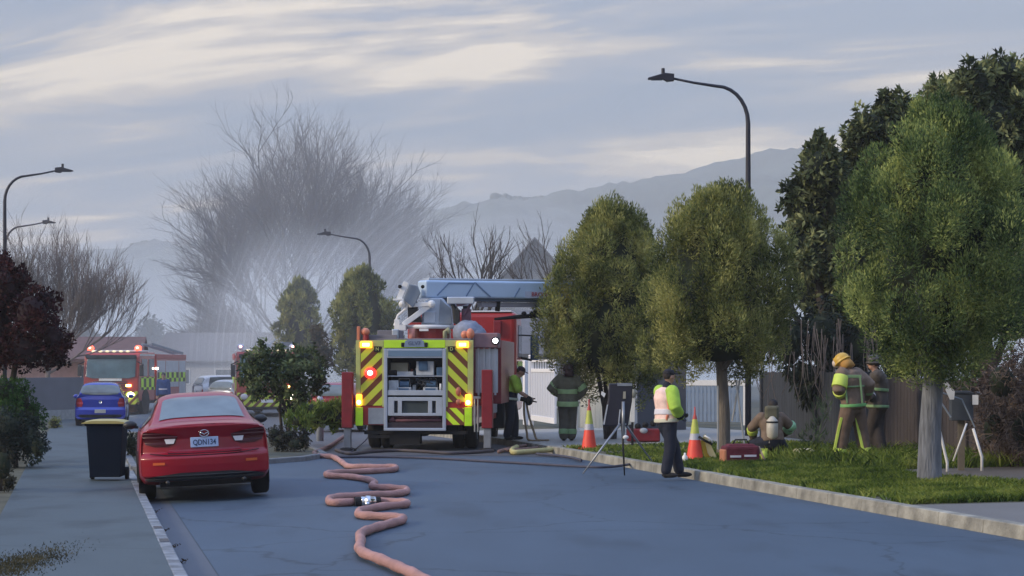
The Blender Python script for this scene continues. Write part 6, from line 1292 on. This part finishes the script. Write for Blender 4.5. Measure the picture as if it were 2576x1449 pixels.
MB().prism([q(1585, 1062), q(1586, 1000), q(1598, 998), q(1597, 1062)], (0, .03, 0)).build('board', mat('board_cream', (.75, .73, .66), .5), t, bevel=.006); MB().ball(q(1592, 990), (.06, .05, .08)).build('cap', eq_t, t, True); MB().prism([q(1588, 1062), q(1594, 1062), q(1594, 1120), q(1588, 1120)], (0, .025, 0)).build('foot', black, t)
t = thing('white_bottle', 'small white plastic bottle on the kerb by the feet of the person in the vest', 'bottle', at(1723, 34.8)); MB().lathe([(.0, 0), (.05, 0), (.05, .12), (.02, .16), (.02, .19), (.0, .19)], n=14).build('bottle', white, t, True)
# bollard by the island
t = thing('bollard', 'pale marker post standing behind the bright green island shrub', 'bollard', Vector(((805 - CX) / F * 46.5, 46.5, .07))); MB().lathe([(.0, 0), (.085, 0), (.085, .98), (.05, 1.05), (0, 1.06)], n=16).build('post', mat('bollard_grey', (.45, .50, .58), .5), t, True); MB().lathe([(.089, .8), (.089, .88)], n=16).build('reflector', white, t, True)
# wheelie bin
Yb = 31.2; sb = F / Yb
t = thing('wheelie_bin', 'dark wheelie bin with a yellow lid on the footpath left of the red sedan', 'bin', Vector(((270 - CX) / sb, Yb, .03)), R(3))
bm_ = mat('bin_plastic', (0.003, 0.010, 0.024), .75, spec=.15, var=.1, scale=3)
def ring(z, w_, d, y=0): return [Vector((-w_, y - d, z)), Vector((w_, y - d, z)), Vector((w_, y + d, z)), Vector((-w_, y + d, z))]
mb = MB(); sec = [ring(.06, .235, .25), ring(.5, .258, .285), ring(.86, .278, .32), ring(.861, .30, .335), ring(.90, .305, .34)]
vs = [p for r_ in sec for p in r_]; fs = [(i * 4 + j, i * 4 + (j + 1) % 4, (i + 1) * 4 + (j + 1) % 4, (i + 1) * 4 + j) for i in range(4) for j in range(4)] + [(3, 2, 1, 0), (16, 17, 18, 19)]
mb.add(vs, fs); mb.build('bin_body', bm_, t, bevel=.025, seg=3)
mb = MB(); rows = []
for i in range(13):
    x = -.345 + .69 * i / 12; rows.append([Vector((x, -.37 + .74 * j / 6, .905 + .055 * (1 - (2 * i / 12 - 1) ** 4) * (1 - .4 * (2 * j / 6 - 1) ** 4))) for j in range(7)])
mb.grid(rows, flip=True); mb.grid([[Vector((p.x, p.y, .895)) for p in r_] for r_ in rows])
for r_ in (rows[0], rows[-1], [r[0] for r in rows], [r[-1] for r in rows]): mb.grid([r_, [Vector((p.x, p.y, .895)) for p in r_]])
mb.build('lid', mat('lid_yellow', (.42, .36, .13), .5, var=.08), t, True)
for s in (-1, 1): MB().lathe([(.0, -.025), (.10, -.025), (.10, .025), (0, .025)], (s * .27, .27, .10), 'x', 18).build('wheel', black, t)
MB().tube([(-.22, .40, .86), (.22, .40, .86)], .018, 8).build('handle', bm_, t, True); MB().bx(-.28, -.24, .0, .28, .03, .14).build('axle_guard', bm_, t, bevel=.02)

# ---------------------------------------------------------------- smoke and haze
def volume(name, loc, dims, build, kind='stuff'):
    mb = MB(); mb.box((0, 0, 0), dims); m = bpy.data.materials.new(name + '_volume'); m.use_nodes = True; tt = m.node_tree; tt.nodes.clear()
    o = tt.nodes.new('ShaderNodeOutputMaterial'); pv = tt.nodes.new('ShaderNodeVolumePrincipled'); tt.links.new(pv.outputs[0], o.inputs['Volume']); build(tt, pv)
    ob = mb.build(name, m); ob.location = loc; tag(ob, kind=kind); return ob
SMK_COL = (0.94, 0.97, 1.0)
def blobs(lst, dens, nscale=.22, rise=.8):
    def f(t, pv):
        pv.inputs['Color'].default_value = (*SMK_COL, 1); pv.inputs['Anisotropy'].default_value = 0.15
        co = t.nodes.new('ShaderNodeTexCoord').outputs['Object']
        n = t.nodes.new('ShaderNodeTexNoise'); n.inputs['Scale'].default_value = nscale; n.inputs['Detail'].default_value = 3; n.inputs['Distortion'].default_value = .6; t.links.new(co, n.inputs['Vector'])
        tot = None
        for c, r, k in lst:
            mp = t.nodes.new('ShaderNodeMapping'); mp.vector_type = 'POINT'; mp.inputs['Scale'].default_value = tuple(1 / q for q in r); mp.inputs['Location'].default_value = tuple(-a / b for a, b in zip(c, r)); t.links.new(co, mp.inputs[0])
            ln = t.nodes.new('ShaderNodeVectorMath'); ln.operation = 'LENGTH'; t.links.new(mp.outputs[0], ln.inputs[0])
            mr = t.nodes.new('ShaderNodeMapRange'); mr.interpolation_type = 'SMOOTHSTEP'; mr.inputs[1].default_value = 0.25; mr.inputs[2].default_value = 1.0; mr.inputs[3].default_value = k; mr.inputs[4].default_value = 0; t.links.new(ln.outputs['Value'], mr.inputs[0])
            tot = mr.outputs[0] if tot is None else math_n(t, 'ADD', tot, mr.outputs[0])
        nn = math_n(t, 'MAXIMUM', math_n(t, 'MULTIPLY', math_n(t, 'SUBTRACT', n.outputs[0], .30), 2.8), .05)
        t.links.new(math_n(t, 'MULTIPLY', math_n(t, 'MULTIPLY', tot, nn), dens), pv.inputs['Density'])
    return f
# smoke drifting up and left in front of the big bare tree (coordinates local to the box centre)
SC = Vector((-9.0, 97, 7.5))
def sl(px, py, Y): p = P(px, py, Y) - SC; return (p.x, p.y, p.z)
volume('smoke', SC, (36, 22, 24), blobs([(sl(860, 800, 98), (8.0, 9, 4.8), 1.1), (sl(760, 720, 97), (5.0, 8, 4.0), .7), (sl(1040, 700, 98), (5.8, 8, 4.4), .75), (sl(640, 850, 97), (5.4, 8, 3.4), .7), (sl(1180, 760, 97), (6.5, 8, 3.8), .9), (sl(1400, 820, 96), (6, 8, 3.4), .8), (sl(860, 890, 98), (10, 8, 2.2), .7), (sl(980, 560, 98), (3, 6, 3.5), .22), (sl(1340, 640, 97), (6, 8, 3.2), .5)], .24))
def ev(c, d, an=0.0):
    def f(t, pv): pv.inputs['Color'].default_value = (*c, 1); pv.inputs['Density'].default_value = d; pv.inputs['Anisotropy'].default_value = an
    return f
def bank(t, pv):
    pv.inputs['Color'].default_value = (.92, .96, 1.0, 1); co = t.nodes.new('ShaderNodeTexCoord').outputs['Object']; s_ = t.nodes.new('ShaderNodeSeparateXYZ'); t.links.new(co, s_.inputs[0])
    mr = t.nodes.new('ShaderNodeMapRange'); mr.interpolation_type = 'SMOOTHSTEP'; mr.inputs[1].default_value = -10; mr.inputs[2].default_value = 10; mr.inputs[3].default_value = .020; mr.inputs[4].default_value = 0; t.links.new(s_.outputs[2], mr.inputs[0]); t.links.new(mr.outputs[0], pv.inputs['Density'])
volume('smoke_bank', (-8, 225, 9), (210, 110, 21), bank)
volume('smoke_veil', (-2, 103, 14.0), (110, 13, 30), ev((.93, .96, 1.0), .015))
volume('smoke_drift', (-6, 74, 6.6), (70, 24, 15), ev((.95, .97, 1.0), .0025))
volume('haze', (0, 1040, 85), (1900, 2140, 200), ev((.97, .965, .965), .0004))
